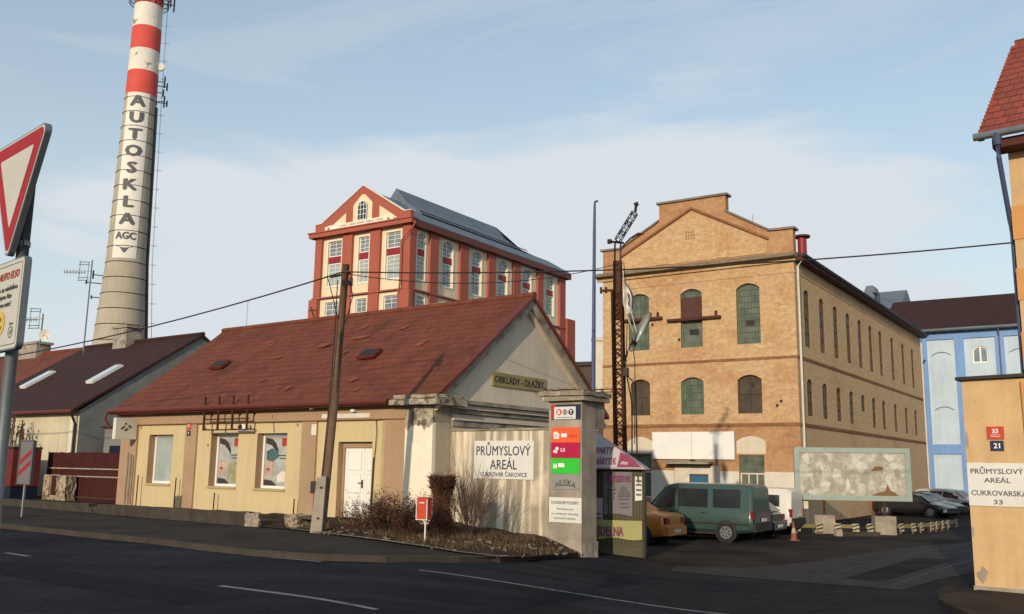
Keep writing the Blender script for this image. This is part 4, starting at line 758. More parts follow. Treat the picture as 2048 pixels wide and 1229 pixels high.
mb.obj('stripe', 'maroon', t); mb = MB(); B.box(mb, -.36, -.321, .93, 2.24, -.02, .08); B.box(mb, .321, .40, .93, 2.24, -.02, .08); B.box(mb, -.32, .32, 2.221, 2.26, -.02, .08); mb.obj('frame', 'inkgrey', t)
mb = MB(); mb.tube([(0, .02, -.1), (0, .02, .97)], .045, 8); mb.obj('post', 'steel', t)
t = root('shed', 'grey shed front with dark blue band behind the red fence', 'shed', HO, HA)
mb = MB(); mb.box(-22.6, -16.6, 3.0, 6, -.2, 3.15); mb.obj('wall', 'gpl', t); mb = MB(); mb.box(-22.0, -19.35, 2.93, 2.995, 1.9, 2.35); mb.obj('band', 'deep_blue', t); mb = MB(); mb.box(-22.7, -16.5, 2.85, 6.1, 3.155, 3.22); mb.obj('roof', 'darkmetal', t)
mb = MB(); c = Vector((-20.35, 2.85, 2.62))
for k in range(14):
    a, b_ = 2*math.pi*k/14, 2*math.pi*(k+1)/14; mb.face([c+Vector((0, .1, 0)), c+Vector((.26*math.cos(a), -.05, .28*math.sin(a))), c+Vector((.26*math.cos(b_), -.05, .28*math.sin(b_)))])
tag(mb.obj('satellite_dish', 'offwhite'), 'small white satellite dish on the grey shed behind the fence', 'satellite dish'); d_ = bpy.data.objects['satellite_dish']; d_.location = HO; d_.rotation_euler = (0, 0, R(HA))
rr = random.Random(17)
t = root('dead_sunflowers', 'tall withered plants with drooping heads before the pale left house wall', 'plant', (*atf(-27.2, 1.2), 0), HA)
mb = MB(); mh = MB()
for k in range(15):
    x = rr.uniform(-1.5, 1.3); h = rr.uniform(2.5, 3.75); y = rr.uniform(-.3, .3); P = [(x, y, 0), (x+rr.uniform(-.08, .08), y, h*.6), (x+rr.uniform(-.12, .12), y, h), (x+rr.uniform(-.25, .25), y-.05, h-.08)]
    mb.tube(P, .028, 5)
    for j in range(5):
        z = h*rr.uniform(.5, .98); s_ = rr.choice((-1, 1)); mb.tube([(x, y, z), (x+s_*.22, y, z+.06), (x+s_*.3, y, z-.08)], .014, 4)
        c = Vector((x+s_*.3, y-.03, z-.1)); mh.face([c+Vector((-.09, 0, .03)), c+Vector((.05, 0, .08)), c+Vector((.08, .02, -.05)), c+Vector((-.04, 0, -.1))])
mb.obj('stems', 'twig', t); mh.obj('leaves', 'twig', t)
# ================================================================ chimney tower
t = root('chimney_tower', 'tall round factory chimney with red and white bands and AUTOSKLA lettering', 'chimney', (-46.9, 110, -.72))
def cr(z):
    P = [(0, 3.7), (16, 3.02), (26, 2.36), (47.3, 1.86), (59, 1.70), (66, 1.62)]
    for (a, ra), (b_, rb) in zip(P, P[1:]):
        if z <= b_: return ra+(rb-ra)*(z-a)/(b_-a)
    return P[-1][1]
def cyl(z0, z1, m_, name, n=64, dr=0, a0=0, a1=2*math.pi, step=2.0):
    mb = MB(); ks = max(1, int((z1-z0)/step)); full = a1-a0 > 6.28
    for k in range(ks):
        za, zb = z0+(z1-z0)*k/ks, z0+(z1-z0)*(k+1)/ks; ra, rb = cr(za)+dr, cr(zb)+dr
        for j in range(n): a, b_ = a0+(a1-a0)*j/n, a0+(a1-a0)*(j+1)/n; mb.face([(ra*math.cos(a), ra*math.sin(a), za), (ra*math.cos(b_), ra*math.sin(b_), za), (rb*math.cos(b_), rb*math.sin(b_), zb), (rb*math.cos(a), rb*math.sin(a), zb)])
    return mb.obj(name, m_, t, smooth=True)
cyl(-1, 47.3, 'chimney', 'shaft'); cyl(47.301, 50.35, 'chimred', 'red_band'); cyl(50.351, 53.25, 'chimwhite2', 'white_band'); cyl(53.251, 56.3, 'chimred', 'red_band'); cyl(56.301, 59.4, 'chimwhite2', 'white_band'); cyl(59.401, 64, 'chimred', 'red_band')
AC = R(-90+23.1-11-2)   # direction from the axis that the strip faces
AC = math.atan2(-110, 46.9)-R(10)
mb = MB(); zs = [26.2+(47.25-26.2)*k/30 for k in range(31)]
for k in range(30):
    for j in range(12):
        P = []
        for (z, jj) in ((zs[k], j), (zs[k], j+1), (zs[k+1], j+1), (zs[k+1], j)): r_ = cr(z)+.03; a = AC+(-1.42+2.84*jj/12)/r_; P.append((r_*math.cos(a), r_*math.sin(a), z))
        mb.face(P)
mb.obj('white_strip', 'chimwhite', t, smooth=True)
def bendc(a, z): r_ = cr(z)+.07; th = AC+a/r_; return Vector((r_*math.cos(th), r_*math.sin(th), z))
for k, L in enumerate('AUTOSKLA'):
    z = 46.15-(46.15-31.05)*k/7; mb = MB(); text(mb, None, L, 0, z, 0, 1.36, None, 0, .06, bend=lambda a, b: bendc(a*1.28, b)); mb.obj('lettering', 'inkgrey', t)
mb = MB(); text(mb, None, 'AGC', 0, 28.95, 0, .85, 2.3, 0, .05, bend=bendc); mb.obj('lettering', 'inkgrey', t)
mb = MB(); mb.face([bendc(a, b) for a, b in ((-1.1, 27.75), (-.3, 27.45), (.3, 27.45), (1.1, 27.75), (0, 26.8))]); mb.obj('arrow_mark', 'inkgrey', t)
for k in range(33):
    z = 3+k*1.9 if k < 24 else 0
    if z and not (47 < z): mb = MB(); r_ = cr(z)+.035; mb.tube([(r_*math.cos(a), r_*math.sin(a), z) for a in [2*math.pi*j/40 for j in range(41)]], .045, 4, cap=False); mb.obj('steel_hoop', 'darkmetal', t)
aR = math.atan2(-110, 46.9)+R(82)
for off, nm in ((0, 'ladder'), (R(-12), 'cable_duct')):
    mb = MB(); zz = [2+2*k for k in range(32)]
    if nm == 'ladder':
        for o_ in (-.22, .22):
            mb.tube([((cr(z)+.55)*math.cos(aR+off)+o_*math.sin(aR), (cr(z)+.55)*math.sin(aR+off)-o_*math.cos(aR), z) for z in zz], .016, 4)
        for z in [2+2.4*k for k in range(25)]: c = Vector(((cr(z)+.75)*math.cos(aR), (cr(z)+.75)*math.sin(aR), z)); mb.tube([c+Vector((math.cos(a)*.3, math.sin(a)*.3, 0)) for a in [k*math.pi/4 for k in range(9)]], .012, 4); mb.tube([c-Vector((math.cos(aR), math.sin(aR), 0))*.9, c], .014, 4)
    else: mb.tube([((cr(z)+.06)*math.cos(aR+off), (cr(z)+.06)*math.sin(aR+off), z) for z in zz if z < 47], .22, 6)
    mb.obj(nm, 'darkmetal' if nm == 'cable_duct' else 'steel', t)
mb = MB(); r_ = 2.35
for z in (59.7, 60.3, 60.9): mb.tube([(r_*math.cos(a), r_*math.sin(a), z) for a in [2*math.pi*j/32 for j in range(33)]], .05, 4, cap=False)
for j in range(16): a = 2*math.pi*j/16; mb.tube([(1.6*math.cos(a), 1.6*math.sin(a), 59.5), (r_*math.cos(a), r_*math.sin(a), 59.7), (r_*math.cos(a), r_*math.sin(a), 60.9)], .045, 4)
mb.obj('gallery', 'darkmetal', t)
def antenna(z, ang, h, r_=1.0, dish=False, kind='antenna'):
    a = math.atan2(-110, 46.9)+R(ang); c = Vector(((cr(z)+r_)*math.cos(a), (cr(z)+r_)*math.sin(a), z)); mb = MB(); mb.tube([c-Vector((math.cos(a), math.sin(a), 0))*r_, c], .06, 5); mb.tube([c-Z*h/2, c+Z*h/2], .10, 6)
    if dish: mb.tube([c+Z*.2, c+Z*.2+Vector((math.cos(a), math.sin(a), 0)).cross(Z)*.35], [.45, .5], 14)
    mb.obj(kind, 'offwhite' if dish else 'darkmetal', t)
for z, an, h, r_, d_ in ((51.2, 75, .5, .3, True), (49.6, 80, 1.5, .8, False), (49.1, 86, 1.0, 1.1, False), (48.2, 84, .9, .7, False), (47.0, 80, 1.5, .9, False), (46.9, 86, .8, 1.2, False), (24.2, -84, 1.0, 1.1, False), (23.2, -84, .4, 1.7, False), (21.5, -86, .4, .9, False), (60.2, 84, 1.8, 1.3, False), (60.2, -80, 1.2, 1.5, False), (60.4, 70, 1.6, 1.0, False)): antenna(z, an, h, r_, d_)
# ================================================================ red and cream factory building
RBo = (-9.69, 85, 0); RBa = -33.4
t = RBd = root('red_factory', 'tall brick red and cream factory block with pointed gable and long slate roof', 'factory', RBo, RBa)
RF = Bs((0, 0, 0), (1, 0, 0), (0, -1, 0)); RS = Bs((0, 0, 0), (0, 1, 0), (1, 0, 0)); W_, D_, EZr = 12.5, 29.3, 24.2
fr = [(-11.6, -8.75), (-7.45, -5.1), (-3.8, -.98)]
sd = [(.95, 3.15), (4.43, 8.05), (9.46, 13.05), (14.42, 17.93), (19.3, 23.0), (24.2, 28.0)]
mb = MB(); mb.sheet([(-W_, -1), (0, -1), (0, EZr), (-W_, EZr)], [arch(a, b_, 18.06, 24.15, 0) for a, b_ in fr]+[arch(a, b_, 2, 17.9, 0) for a, b_ in fr], RF, 0, rev=.3)
mb.sheet([(0, -1), (D_, -1), (D_, EZr), (0, EZr)], [arch(a, b_, 18.06, 24.12, 0) for a, b_ in sd]+[arch(a, b_, 2, 17.9, 0) for a, b_ in sd], RS, 0, rev=.3)
mb.face([(-W_, 0, -1), (-W_, D_, -1), (-W_, D_, EZr), (-W_, 0, EZr)]); mb.face([(0, D_, -1), (-W_, D_, -1), (-W_, D_, EZr), (0, D_, EZr)])
mb.obj('wall', 'redp', t)
def panel_win(B, a, b_, wa, wb, arched):
    rise = .28 if arched else 0; c = .0
    mb = MB(); mb.sheet([(a, 18.06), (b_, 18.06), (b_, 24.15), (a, 24.15)], [arch(wa, wb, 19.15, 23.75, rise)], lambda u, v, w_: B(u, v, -.3+w_), 0, rev=.35); mb.obj('panel', 'creamp', t)
    mb = MB(); mb.sheet(arch(wa-.13, wb+.13, 19.02, 23.9, rise), [arch(wa, wb, 19.15, 23.75, rise)], lambda u, v, w_: B(u, v, -.25+w_), 0, rev=.06); mb.obj('surround', 'creamtrim', t)
    Bn = Bs(B(0, 0, -.3), B.U, B.N)
    window(t, Bn, wa, wb, 22.2, 23.75, rise, .22, 'white', 'pane', 2, (.28, .55, .8), .09, .05)
    mb = MB(); Bn.box(mb, wa, wb, 21.53, 22.17, -.22, -.12); mb.obj('spandrel', 'maroon', t)
    window(t, Bn, wa, wb, 19.15, 21.5, 0, .22, 'white', 'paledpane' if (a+b_) % 2 > 1 else 'pane', 2, (.44, .62, .80), .09, .05)
    mb = MB(); mb.sheet([(a, 2), (b_, 2), (b_, 17.9), (a, 17.9)], [arch(wa, wb, 15.68, 17.53, 0)], lambda u, v, w_: B(u, v, -.2+w_), 0, rev=.3); mb.obj('panel', 'creamp', t)
    Bn2 = Bs(B(0, 0, -.2), B.U, B.N); window(t, Bn2, wa, wb, 15.68, 17.53, 0, .2, 'white', 'pane', 2, (.3, .6, .82), .08, .045)
    mb = MB(); mb.sheet([(wa-.1, 15.58), (wb+.1, 15.58), (wb+.1, 17.63), (wa-.1, 17.63)], [arch(wa, wb, 15.68, 17.53, 0)], lambda u, v, w_: B(u, v, -.17+w_), 0, rev=.04); mb.obj('surround', 'creamtrim', t)
for (a, b_), (wa, wb) in zip(fr, ((-10.92, -9.08), (-6.8, -5.42), (-3.22, -1.42))): panel_win(RF, a, b_, wa, wb, False)
for (a, b_), (wa, wb) in zip(sd, ((1.4, 2.65), (5.35, 7.1), (10.3, 12.1), (15.2, 17.0), (20.1, 21.9), (25.2, 27.0))): panel_win(RS, a, b_, wa, wb, True)
mb = MB(); mb.box(-W_-.08, .08, -.12, D_+.05, 17.9, 18.05); mb.obj('string_course', 'redp', t)
for u0, u1 in ((-W_-.3, -11.65), (-.93, .25)): mb = MB(); RF.box(mb, u0, u1, -1, 17.85, -.3, .25); mb.obj('lower_pilaster', 'redp', t)
mb = MB(); mb.box(-1, .26, 29.3, 31.2, -1, 19.2); mb.obj('end_pier', 'redp', t)
mb = MB(); RF.box(mb, -W_-.5, .45, 24.2, 24.62, -.4, .5); RF.box(mb, -W_-.6, .55, 24.62, 24.74, -.4, .62); mb.obj('cornice', 'redp', t)
mb = MB(); RS.box(mb, .2, D_+.6, 24.0, 24.62, -.3, .45); mb.obj('eaves', 'gutter', t)
mb = MB(); gp = [(-W_, 24.742), (0, 24.742), (0, 25.5), (-.75, 25.5), (-6.1, 28.85), (-11.6, 25.65), (-W_, 25.65)]
mb.prism([RF(u, v, .1) for u, v in gp], RF.N*-.5); mb.obj('gable_parapet', 'redp', t)
mb = MB()
for a, b_ in (((-W_-.05, 25.65), (-11.6, 25.65)), ((-11.6, 25.65), (-6.1, 28.85)), ((-6.1, 28.85), (-.75, 25.5)), ((-.75, 25.5), (.08, 25.5))):
    mb.prism([RF(a[0], a[1]+.005, .2), RF(b_[0], b_[1]+.005, .2), RF(b_[0], b_[1]+.08, .16), RF(a[0], a[1]+.08, .16)], RF.N*-.62)
mb.obj('gable_coping', 'creamtrim', t)
mb = MB(); RF.poly(mb, [(-7.35, 24.9), (-4.85, 24.9), (-4.85, 27.0), (-5.9, 27.95), (-6.3, 27.95), (-7.35, 27.0)], .13); RF.poly(mb, [(-10.6, 25.0), (-8.3, 25.0), (-8.3, 26.35)], .13); RF.poly(mb, [(-3.9, 25.0), (-1.6, 25.0), (-3.9, 26.5)], .13); mb.obj('panel', 'creamp', t)
f_ = window(t, Bs(RF(0, 0, .36), RF.U, RF.N), -6.7, -5.45, 25.3, 27.3, .5, .15, 'white', 'darkpane', 3, (.3, .55, .78), .08, .05)
mb = MB(); RF.box(mb, -11.0, -2.0, 24.76, 25.2, .13, .25); RF.box(mb, -10.6, -2.3, 25.2, 25.28, .13, .27); ps = mb.obj('name_board', 'creamtrim', t)
mb = MB(); rr = random.Random(4)
for k in range(34):
    if k % 7 == 6: continue
    u = -9.0+k*.17; RF.box(mb, u, u+rr.uniform(.07, .12), 24.98, 25.12+rr.uniform(-.02, .02), .252, .262)
for u in (-10.5, -2.6): RF.poly(mb, [(u-.18, 24.9), (u+.18, 24.9), (u+.08, 25.15), (u, 25.02), (u-.1, 25.15)], .262)
mb.obj('faded_lettering', 'inkgrey', ps)
def slope(name, pts, m_): mb = MB(); mb.prism(pts, (0, 0, .12)); return mb.obj(name, m_, t)
slope('lower_roof', [(.45, .3, 24.6), (.45, D_+.5, 24.6), (-2.9, D_+.5, 26.6), (-2.9, .3, 26.6)], 'slate')
slope('lower_roof', [(-W_-.45, D_+.5, 24.6), (-W_-.45, .3, 24.6), (-9.6, .3, 26.6), (-9.6, D_+.5, 26.6)], 'slate')
mb = MB(); mb.prism([(-2.9, .4, 26.6), (-6.1, .4, 28.6), (-9.6, .4, 26.6)], (0, 4.7, 0)); mb.obj('roof_front', 'slate', t)
mb = MB(); mb.prism([(-2.6, 5.0, 26.7), (-4.9, 5.0, 28.3), (-6.3, 5.0, 29.95), (-7.7, 5.0, 28.3), (-9.9, 5.0, 26.7)], (0, 18.5, 0)); mb.obj('upper_roof', 'slate', t)
mb = MB(); mb.face([(-2.6, 23.5, 26.7), (-6.3, 23.5, 29.95), (-6.3, 28, 27.7), (-2.9, D_+.5, 26.6)]); mb.face([(-9.9, 23.5, 26.7), (-6.3, 23.5, 29.95), (-6.3, 28, 27.7), (-9.6, D_+.5, 26.6)]); mb.face([(-2.9, D_+.5, 26.7), (-6.3, 28, 27.7), (-9.6, D_+.5, 26.7)]); mb.obj('roof_end', 'slate', t)
mb = MB(); mb.box(-2.6, -2.56, 4.5, 24.5, 26.85, 26.93)
for k in range(41): mb.box(-2.61, -2.55, 4.5+k*.5, 4.54+k*.5, 26.6, 26.85)
mb.obj('snow_guard', 'darkmetal', t)
mb = MB(); mb.tube([(.5, .1, 24.3), (.35, -.35, 23.6), (-.85, -.3, 22.6), (-.86, -.3, 18.4), (-1.0, -.32, 17.5), (-1.0, -.32, 2)], .09, 6); mb.obj('drainpipe', 'redp', t)
# ================================================================ brick factory hall
BO = (13.69, 44, 0); BA = -33.9
t = BK = root('brick_hall', 'weathered ochre brick factory hall with stepped gable and rows of arched windows', 'factory hall', BO, BA)
BF = Bs((0, 0, 0), (1, 0, 0), (0, -1, 0)); BS = Bs((0, 0, 0), (0, 1, 0), (1, 0, 0)); BW, BD, BE = 10.5, 31.5, 11.95
fw_up = [(-8.93, -7.74), (-5.95, -4.77), (-2.95, -1.75)]; fw_lo = [(-8.85, -7.74), (-5.99, -4.77), (-3.0, -1.78)]
fholes = [arch(a, b_, 7.82, 10.87, .26) for a, b_ in fw_up]+[arch(a, b_, 4.4, 6.29, .24) for a, b_ in fw_lo]+[arch(-8.95, -7.72, .2, 2.4, 0), arch(-3.02, -1.77, .2, 2.38, 0), arch(-5.6, -4.62, -.8, 1.42, 0)]
sy = [1.42+2.68*k for k in range(7)]+[1.42+2.68*6+3.45, 1.42+2.68*6+6.9, 1.42+2.68*6+10.2]; swd = .92
sholes = [arch(y, y+swd, 7.72, 10.6, .22) for y in sy]
slo = [(4.32, 6.14)]*4+[(5.15, 6.14)]+[(4.32, 6.14)]*5
sholes += [arch(y, y+swd, a, b_, .22) for y, (a, b_) in zip(sy, slo)]
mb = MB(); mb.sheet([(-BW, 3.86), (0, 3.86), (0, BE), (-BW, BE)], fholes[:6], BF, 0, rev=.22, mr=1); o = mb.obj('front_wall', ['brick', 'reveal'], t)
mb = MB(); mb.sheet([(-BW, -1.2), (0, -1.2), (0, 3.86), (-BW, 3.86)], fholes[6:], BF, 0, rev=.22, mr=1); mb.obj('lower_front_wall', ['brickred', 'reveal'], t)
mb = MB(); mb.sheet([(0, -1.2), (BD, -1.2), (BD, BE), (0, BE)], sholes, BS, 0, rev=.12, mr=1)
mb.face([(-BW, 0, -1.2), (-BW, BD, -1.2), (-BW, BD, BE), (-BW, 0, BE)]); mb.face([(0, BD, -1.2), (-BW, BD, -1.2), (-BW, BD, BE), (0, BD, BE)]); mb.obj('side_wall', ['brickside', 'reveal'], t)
for (a, b_), pm, hz_ in zip(fw_up, ('dirtypane', 'shutter', 'dirtypane'), ((.33, .52, .66), (), (.1, .2, .3, .4, .5, .6, .7, .8, .9))):
    if pm == 'shutter':
        f_ = window(t, BF, a, b_, 7.82, 10.87, .26, .2, 'frame_green', 'dirtypane', 1, (.46,), .05, .05)
        mb = MB(); BF.box(mb, a+.02, b_-.02, 9.35, 10.45, -.16, -.10); BF.box(mb, (a+b_)/2-.015, (a+b_)/2+.015, 9.35, 10.4, -.099, -.09, 1); mb.obj('shutter', ['shutter', 'darkmetal'], f_)
        mb = MB(); BF.box(mb, a, b_, 9.18, 9.33, -.17, -.02); mb.obj('ledge', 'sheet', f_)
        mb = MB(); BF.box(mb, a+.42, a+.9, 8.5, 8.78, -.17, -.13); mb.obj('vent_box', 'darkmetal', f_)
    else:
        f_ = window(t, BF, a, b_, 7.82, 10.87, .26, .2, 'frame_green', 'dirtypane', 7 if hz_[0] < .2 else 4, hz_, .04, .014)
        if a > -4: mb = MB(); BF.box(mb, a+.42, a+.85, 8.75, 9.0, -.17, -.13); mb.obj('vent_box', 'darkmetal', f_)
for (a, b_), pm in zip(fw_lo, ('darkpanel', 'dirtypane', 'darkpanel')):
    f_ = window(t, BF, a, b_, 4.4, 6.29, .24, .2, 'darkpanel' if pm == 'darkpanel' else 'frame_green', pm, 6 if pm == 'dirtypane' else 2, (.2, .4, .6, .8) if pm == 'dirtypane' else (.5,), .04, .014)
    if a > -4: mb = MB(); BF.box(mb, a+.62, a+.82, 5.7, 5.9, -.19, -.17); mb.obj('broken_pane', 'ink', f_)
for y, lo in zip(sy, slo):
    window(t, BS, y, y+swd, 7.72, 10.6, .22, .11, 'darkpanel', 'dirtypane', 3, (.25, .5, .75), .04, .02)
    window(t, BS, y, y+swd, lo[0], lo[1], .22, .11, 'darkpanel', 'dirtypane' if y != sy[2] else 'darkpane', 3, (.33, .66), .04, .02)
for a, b_ in ((-8.95, -7.72), (-3.02, -1.77)):
    mb = MB(); BF.box(mb, a, b_, 1.55, 2.4, -.2, -.12); f_ = mb.obj('window', 'frame_teal' if False else 'greenboard' if 'greenboard' in MT else 'dirtypane', t)
    window(t, BF, a, b_, .2, 1.54, 0, .2, 'offwhite', 'dirtypane', 3, (), .07, .06)
for a, b_ in ((-9.05, -7.62), (-3.12, -1.67)): mb = MB(); mb.sheet(arch(a, b_, 2.45, 3.3, .25), [], lambda u, v, w_: BF(u, v, .02+w_)); mb.obj('plastered_lunette', 'gable', t)
def bands(B, L, sgn):
    for z0, z1, w_, m_ in ((3.78, 3.93, .05, 'brickband'), (7.0, 7.12, .03, 'brickband'), (7.125, 7.2, .045, 'brick'), (11.2, 11.28, .03, 'brickside' if sgn > 0 else 'brick')):
        mb = MB(); B.box(mb, (0 if sgn > 0 else -L), (L if sgn > 0 else 0)+(.0), z0, z1, .001, w_); mb.obj('brick_course', m_, t)
bands(BF, BW, -1); bands(BS, BD, 1)
for u in (-10.45, -7.25, -4.35, -.75):
    mb = MB(); BF.box(mb, u-.05, u+.72 if u > -1 or u < -10 else u+.6, 3.935, 11.19, .002, .016); mb.obj('brick_pilaster', 'brick', t)
mb = MB(); BF.box(mb, -BW, -8.96, -1.2, 1.6, .002, .02)
for a, b_ in ((-7.71, -6.42), (-4.02, -3.03), (-1.76, -.0)): BF.box(mb, a, b_, -1.2, 1.6, .002, .02)
BF.box(mb, -6.4, -4.05, -.8, 1.78, .002, .03) if False else BF.box(mb, -6.4, -5.62, -1.2, 1.85, .002, .03); BF.box(mb, -4.6, -4.05, -1.2, 1.85, .002, .03); BF.box(mb, -5.62, -4.6, 1.45, 1.85, .002, .03); mb.obj('whitewashed_base', 'offwhite', t)
mb = MB(); mb.prism([BF(-6.75, 1.95, .0), BF(-6.75, 2.08, .0), BF(-6.75, 2.0, .75), BF(-6.75, 1.93, .75)], (2.4, 0, 0)); mb.obj('canopy', 'cornice', t)
mb = MB(); BF.box(mb, -5.6, -4.62, -.8, 1.4, -.2, -.12); dr = mb.obj('door', 'signblue', t); mb = MB(); BF.box(mb, -5.55, -5.3, .6, .95, -.119, -.1); BF.box(mb, -5.1, -4.75, .6, .95, -.119, -.1); mb.obj('window', 'paleblue', dr)
for u0, u1, z in ((-9.27, -6.95, 9.38), (-6.65, -3.75, 9.2)):
    mb = MB(); BF.box(mb, u0, u1, z, z+.14, .03, .22); BF.box(mb, u1-.3, u1-.2, z+.14, z+.4, .05, .15); mb.obj('iron_beam', 'rust', t)
for u, z in ((-6.35, 9.15), (-7.6, 9.1), (-.9, 4.9), (-1.1, 4.7), (-6.1, 8.2)): mb = MB(); BF.box(mb, u, u+.12, z, z+.12, .028, .06); mb.obj('wall_hook', 'darkmetal', t)
MT['ledgem'] = mat('brown_ledge', (.24, .185, .125), .9, var=.35, scale=1.5, fine=.2)
mb = MB(); mb.prism([BF(-BW-.35, 11.96, -.4), BF(-BW-.35, 12.22, .02), BF(-BW-.35, 11.99, .5), BF(-BW-.35, 11.93, .5), BF(-BW-.35, 11.9, .05)], (BW+.5, 0, 0)); mb.obj('ledge_roof', 'ledgem', t)
mb = MB(); BF.box(mb, -BW-.3, .1, 11.72, 11.9, .002, .12); mb.obj('cornice', 'brick', t)
gp = [(-BW, 11.97), (0, 11.97), (0, 13.36), (-1.15, 13.4), (-3.4, 14.72), (-3.4, 15.6), (-7.1, 15.62), (-7.1, 14.68), (-9.42, 13.42), (-BW, 13.44)]
mb = MB(); mb.prism([BF(u, v, -.02) for u, v in gp], BF.N*-.45); mb.obj('gable_parapet', 'brickred', t)
mb = MB(); mb.sheet([(-9.3, 12.3), (-1.3, 12.3), (-1.3, 12.95), (-5.25, 14.98), (-9.3, 12.95)], [], lambda u, v, w_: BF(u, v, .012+w_)); mb.obj('gable_field', 'brick', t)
for a, b_ in (((-9.4, 12.95), (-5.25, 15.1)), ((-5.25, 15.1), (-1.2, 12.95))):
    mb = MB(); mb.prism([BF(a[0], a[1], .0), BF(b_[0], b_[1], .0), BF(b_[0], b_[1]+.13, .0), BF(a[0], a[1]+.13, .0)], BF.N*.09); mb.obj('gable_moulding', 'brickband', t)
for u in (-7.25, -3.9): mb = MB(); BF.box(mb, u, u+.6, 12.32, 13.75, .013, .04); mb.obj('brick_pilaster', 'brick', t)
mb = MB(); [BF.box(mb, -5.6+.14*k, -5.52+.14*k, 13.5+.17*j, 13.6+.17*j, .013, .03) for k in range(4) for j in range(3)]; mb.obj('vent_grille', 'reveal', t)
for a, b_ in zip(gp[2:], gp[3:]):
    mb = MB()
    if abs(a[0]-b_[0]) < .1: continue
    dx = .12 if abs(a[1]-b_[1]) < .1 else .0; u0, u1 = (a[0]+dx, b_[0]-dx); mb.prism([BF(u0, a[1]+.004, .1), BF(u1, b_[1]+.004, .1), BF(u1, b_[1]+.11, .1), BF(u0, a[1]+.11, .1)], BF.N*-.7); mb.obj('gable_coping', 'sheet', t)
slope('roof', [(.35, .4, 11.98), (.35, BD+.2, 11.98), (-5.25, BD+.2, 15.0), (-5.25, .4, 15.0)], 'darksheet').parent = BK
slope('roof', [(-BW-.35, BD+.2, 11.98), (-BW-.35, .4, 11.98), (-5.25, .4, 15.0), (-5.25, BD+.2, 15.0)], 'darksheet').parent = BK
mb = MB(); mb.box(.02, .45, .0, BD+.2, 11.78, 11.95); mb.obj('soffit', 'brownwood', t)
mb = MB(); mb.tube([(.5, -.1, 12.0), (.5, BD+.3, 12.0)], .1, 8); mb.obj('gutter', 'darkmetal', t)
for y in (.15, BD-.5): mb = MB(); mb.tube([(.45, y, 11.9), (.14, y, 11.5), (.14, y, -.8)], .055, 6); mb.obj('downpipe', 'offwhite', t)
mb = MB(); mb.tube([(-.6, 3.6, 12.2), (-.6, 3.6, 13.75)], .23, 14); mb.obj('roof_flue', 'maroon', t); mb = MB(); mb.tube([(-.6, 3.6, 13.76), (-.6, 3.6, 13.86), (-.6, 3.6, 13.92)], [.42, .42, .1], 14); mb.obj('flue_cap', 'rust', t)
mb = MB(); mb.tube([(-3.0, 3.0, 13.3), (-3.0, 3.0, 15.2)], .02, 5); mb.obj('lightning_rod', 'steel', t)
mb = MB(); mb.tube([(.25, 16, 12), (.25, 16, 12.7)], .05, 5); mb.tube([(.25, 15.6, 12.7), (.25, 16.5, 12.75)], .08, 5); mb.obj('roof_fitting', 'darkmetal', t)
t2 = root('blank_signboard', 'blank white two panel signboard above the blue door of the brick hall', 'signboard', BO, BA)
mb = MB(); BF.box(mb, -7.58, -5.43, 2.17, 3.53, .05, .13); mb.obj('panel', 'white', t2); mb = MB(); BF.box(mb, -5.41, -3.2, 2.17, 3.53, .05, .13); mb.obj('panel', 'white', t2)
mb = MB(); BF.box(mb, -5.5, -5.3, 2.0, 2.165, .03, .2); mb.obj('bracket', 'darkmetal', t2)
sign('wall_notice', 'small red plate on the whitewashed base right of the barred window', BF, -1.05, -.72, .55, .8, .022, .04, 'plate_red', [], 'notice', BO, BA)
sign('wall_notice', 'faded white paper notice on the whitewashed base beside the blue door', BF, -4.0, -3.3, 1.0, 1.35, .035, .05, 'sign_white', [], 'notice', BO, BA)
# dark shed and white flue seen in the gap
t = root('dark_shed', 'dark windowless building seen in the gap left of the brick hall', 'shed', (2.2, 60, 0), -20)
mb = MB(); mb.box(-3, 6, 0, 8, -1, 8.1); mb.obj('wall', 'darkpanel', t); mb = MB(); mb.box(-3.2, 6.2, -.2, 8.2, 8.102, 8.35); mb.obj('roof', 'darkmetal', t)
t = root('white_flue', 'white wall flue on the left corner of the brick hall', 'flue', (4.85, 51.0, 0), 0)
mb = MB(); mb.box(-.25, .2, -.2, .2, 4.0, 8.6); mb.obj('duct', 'offwhite', t); mb = MB(); mb.box(-.4, .3, -.3, .3, 8.602, 8.8); mb.obj('cap', 'offwhite', t); mb = MB(); mb.tube([(-.25, 0, 6.2), (-.4, 0, 5.8), (-.3, 0, 5.6)], .05, 6); mb.obj('elbow', 'steel', t)
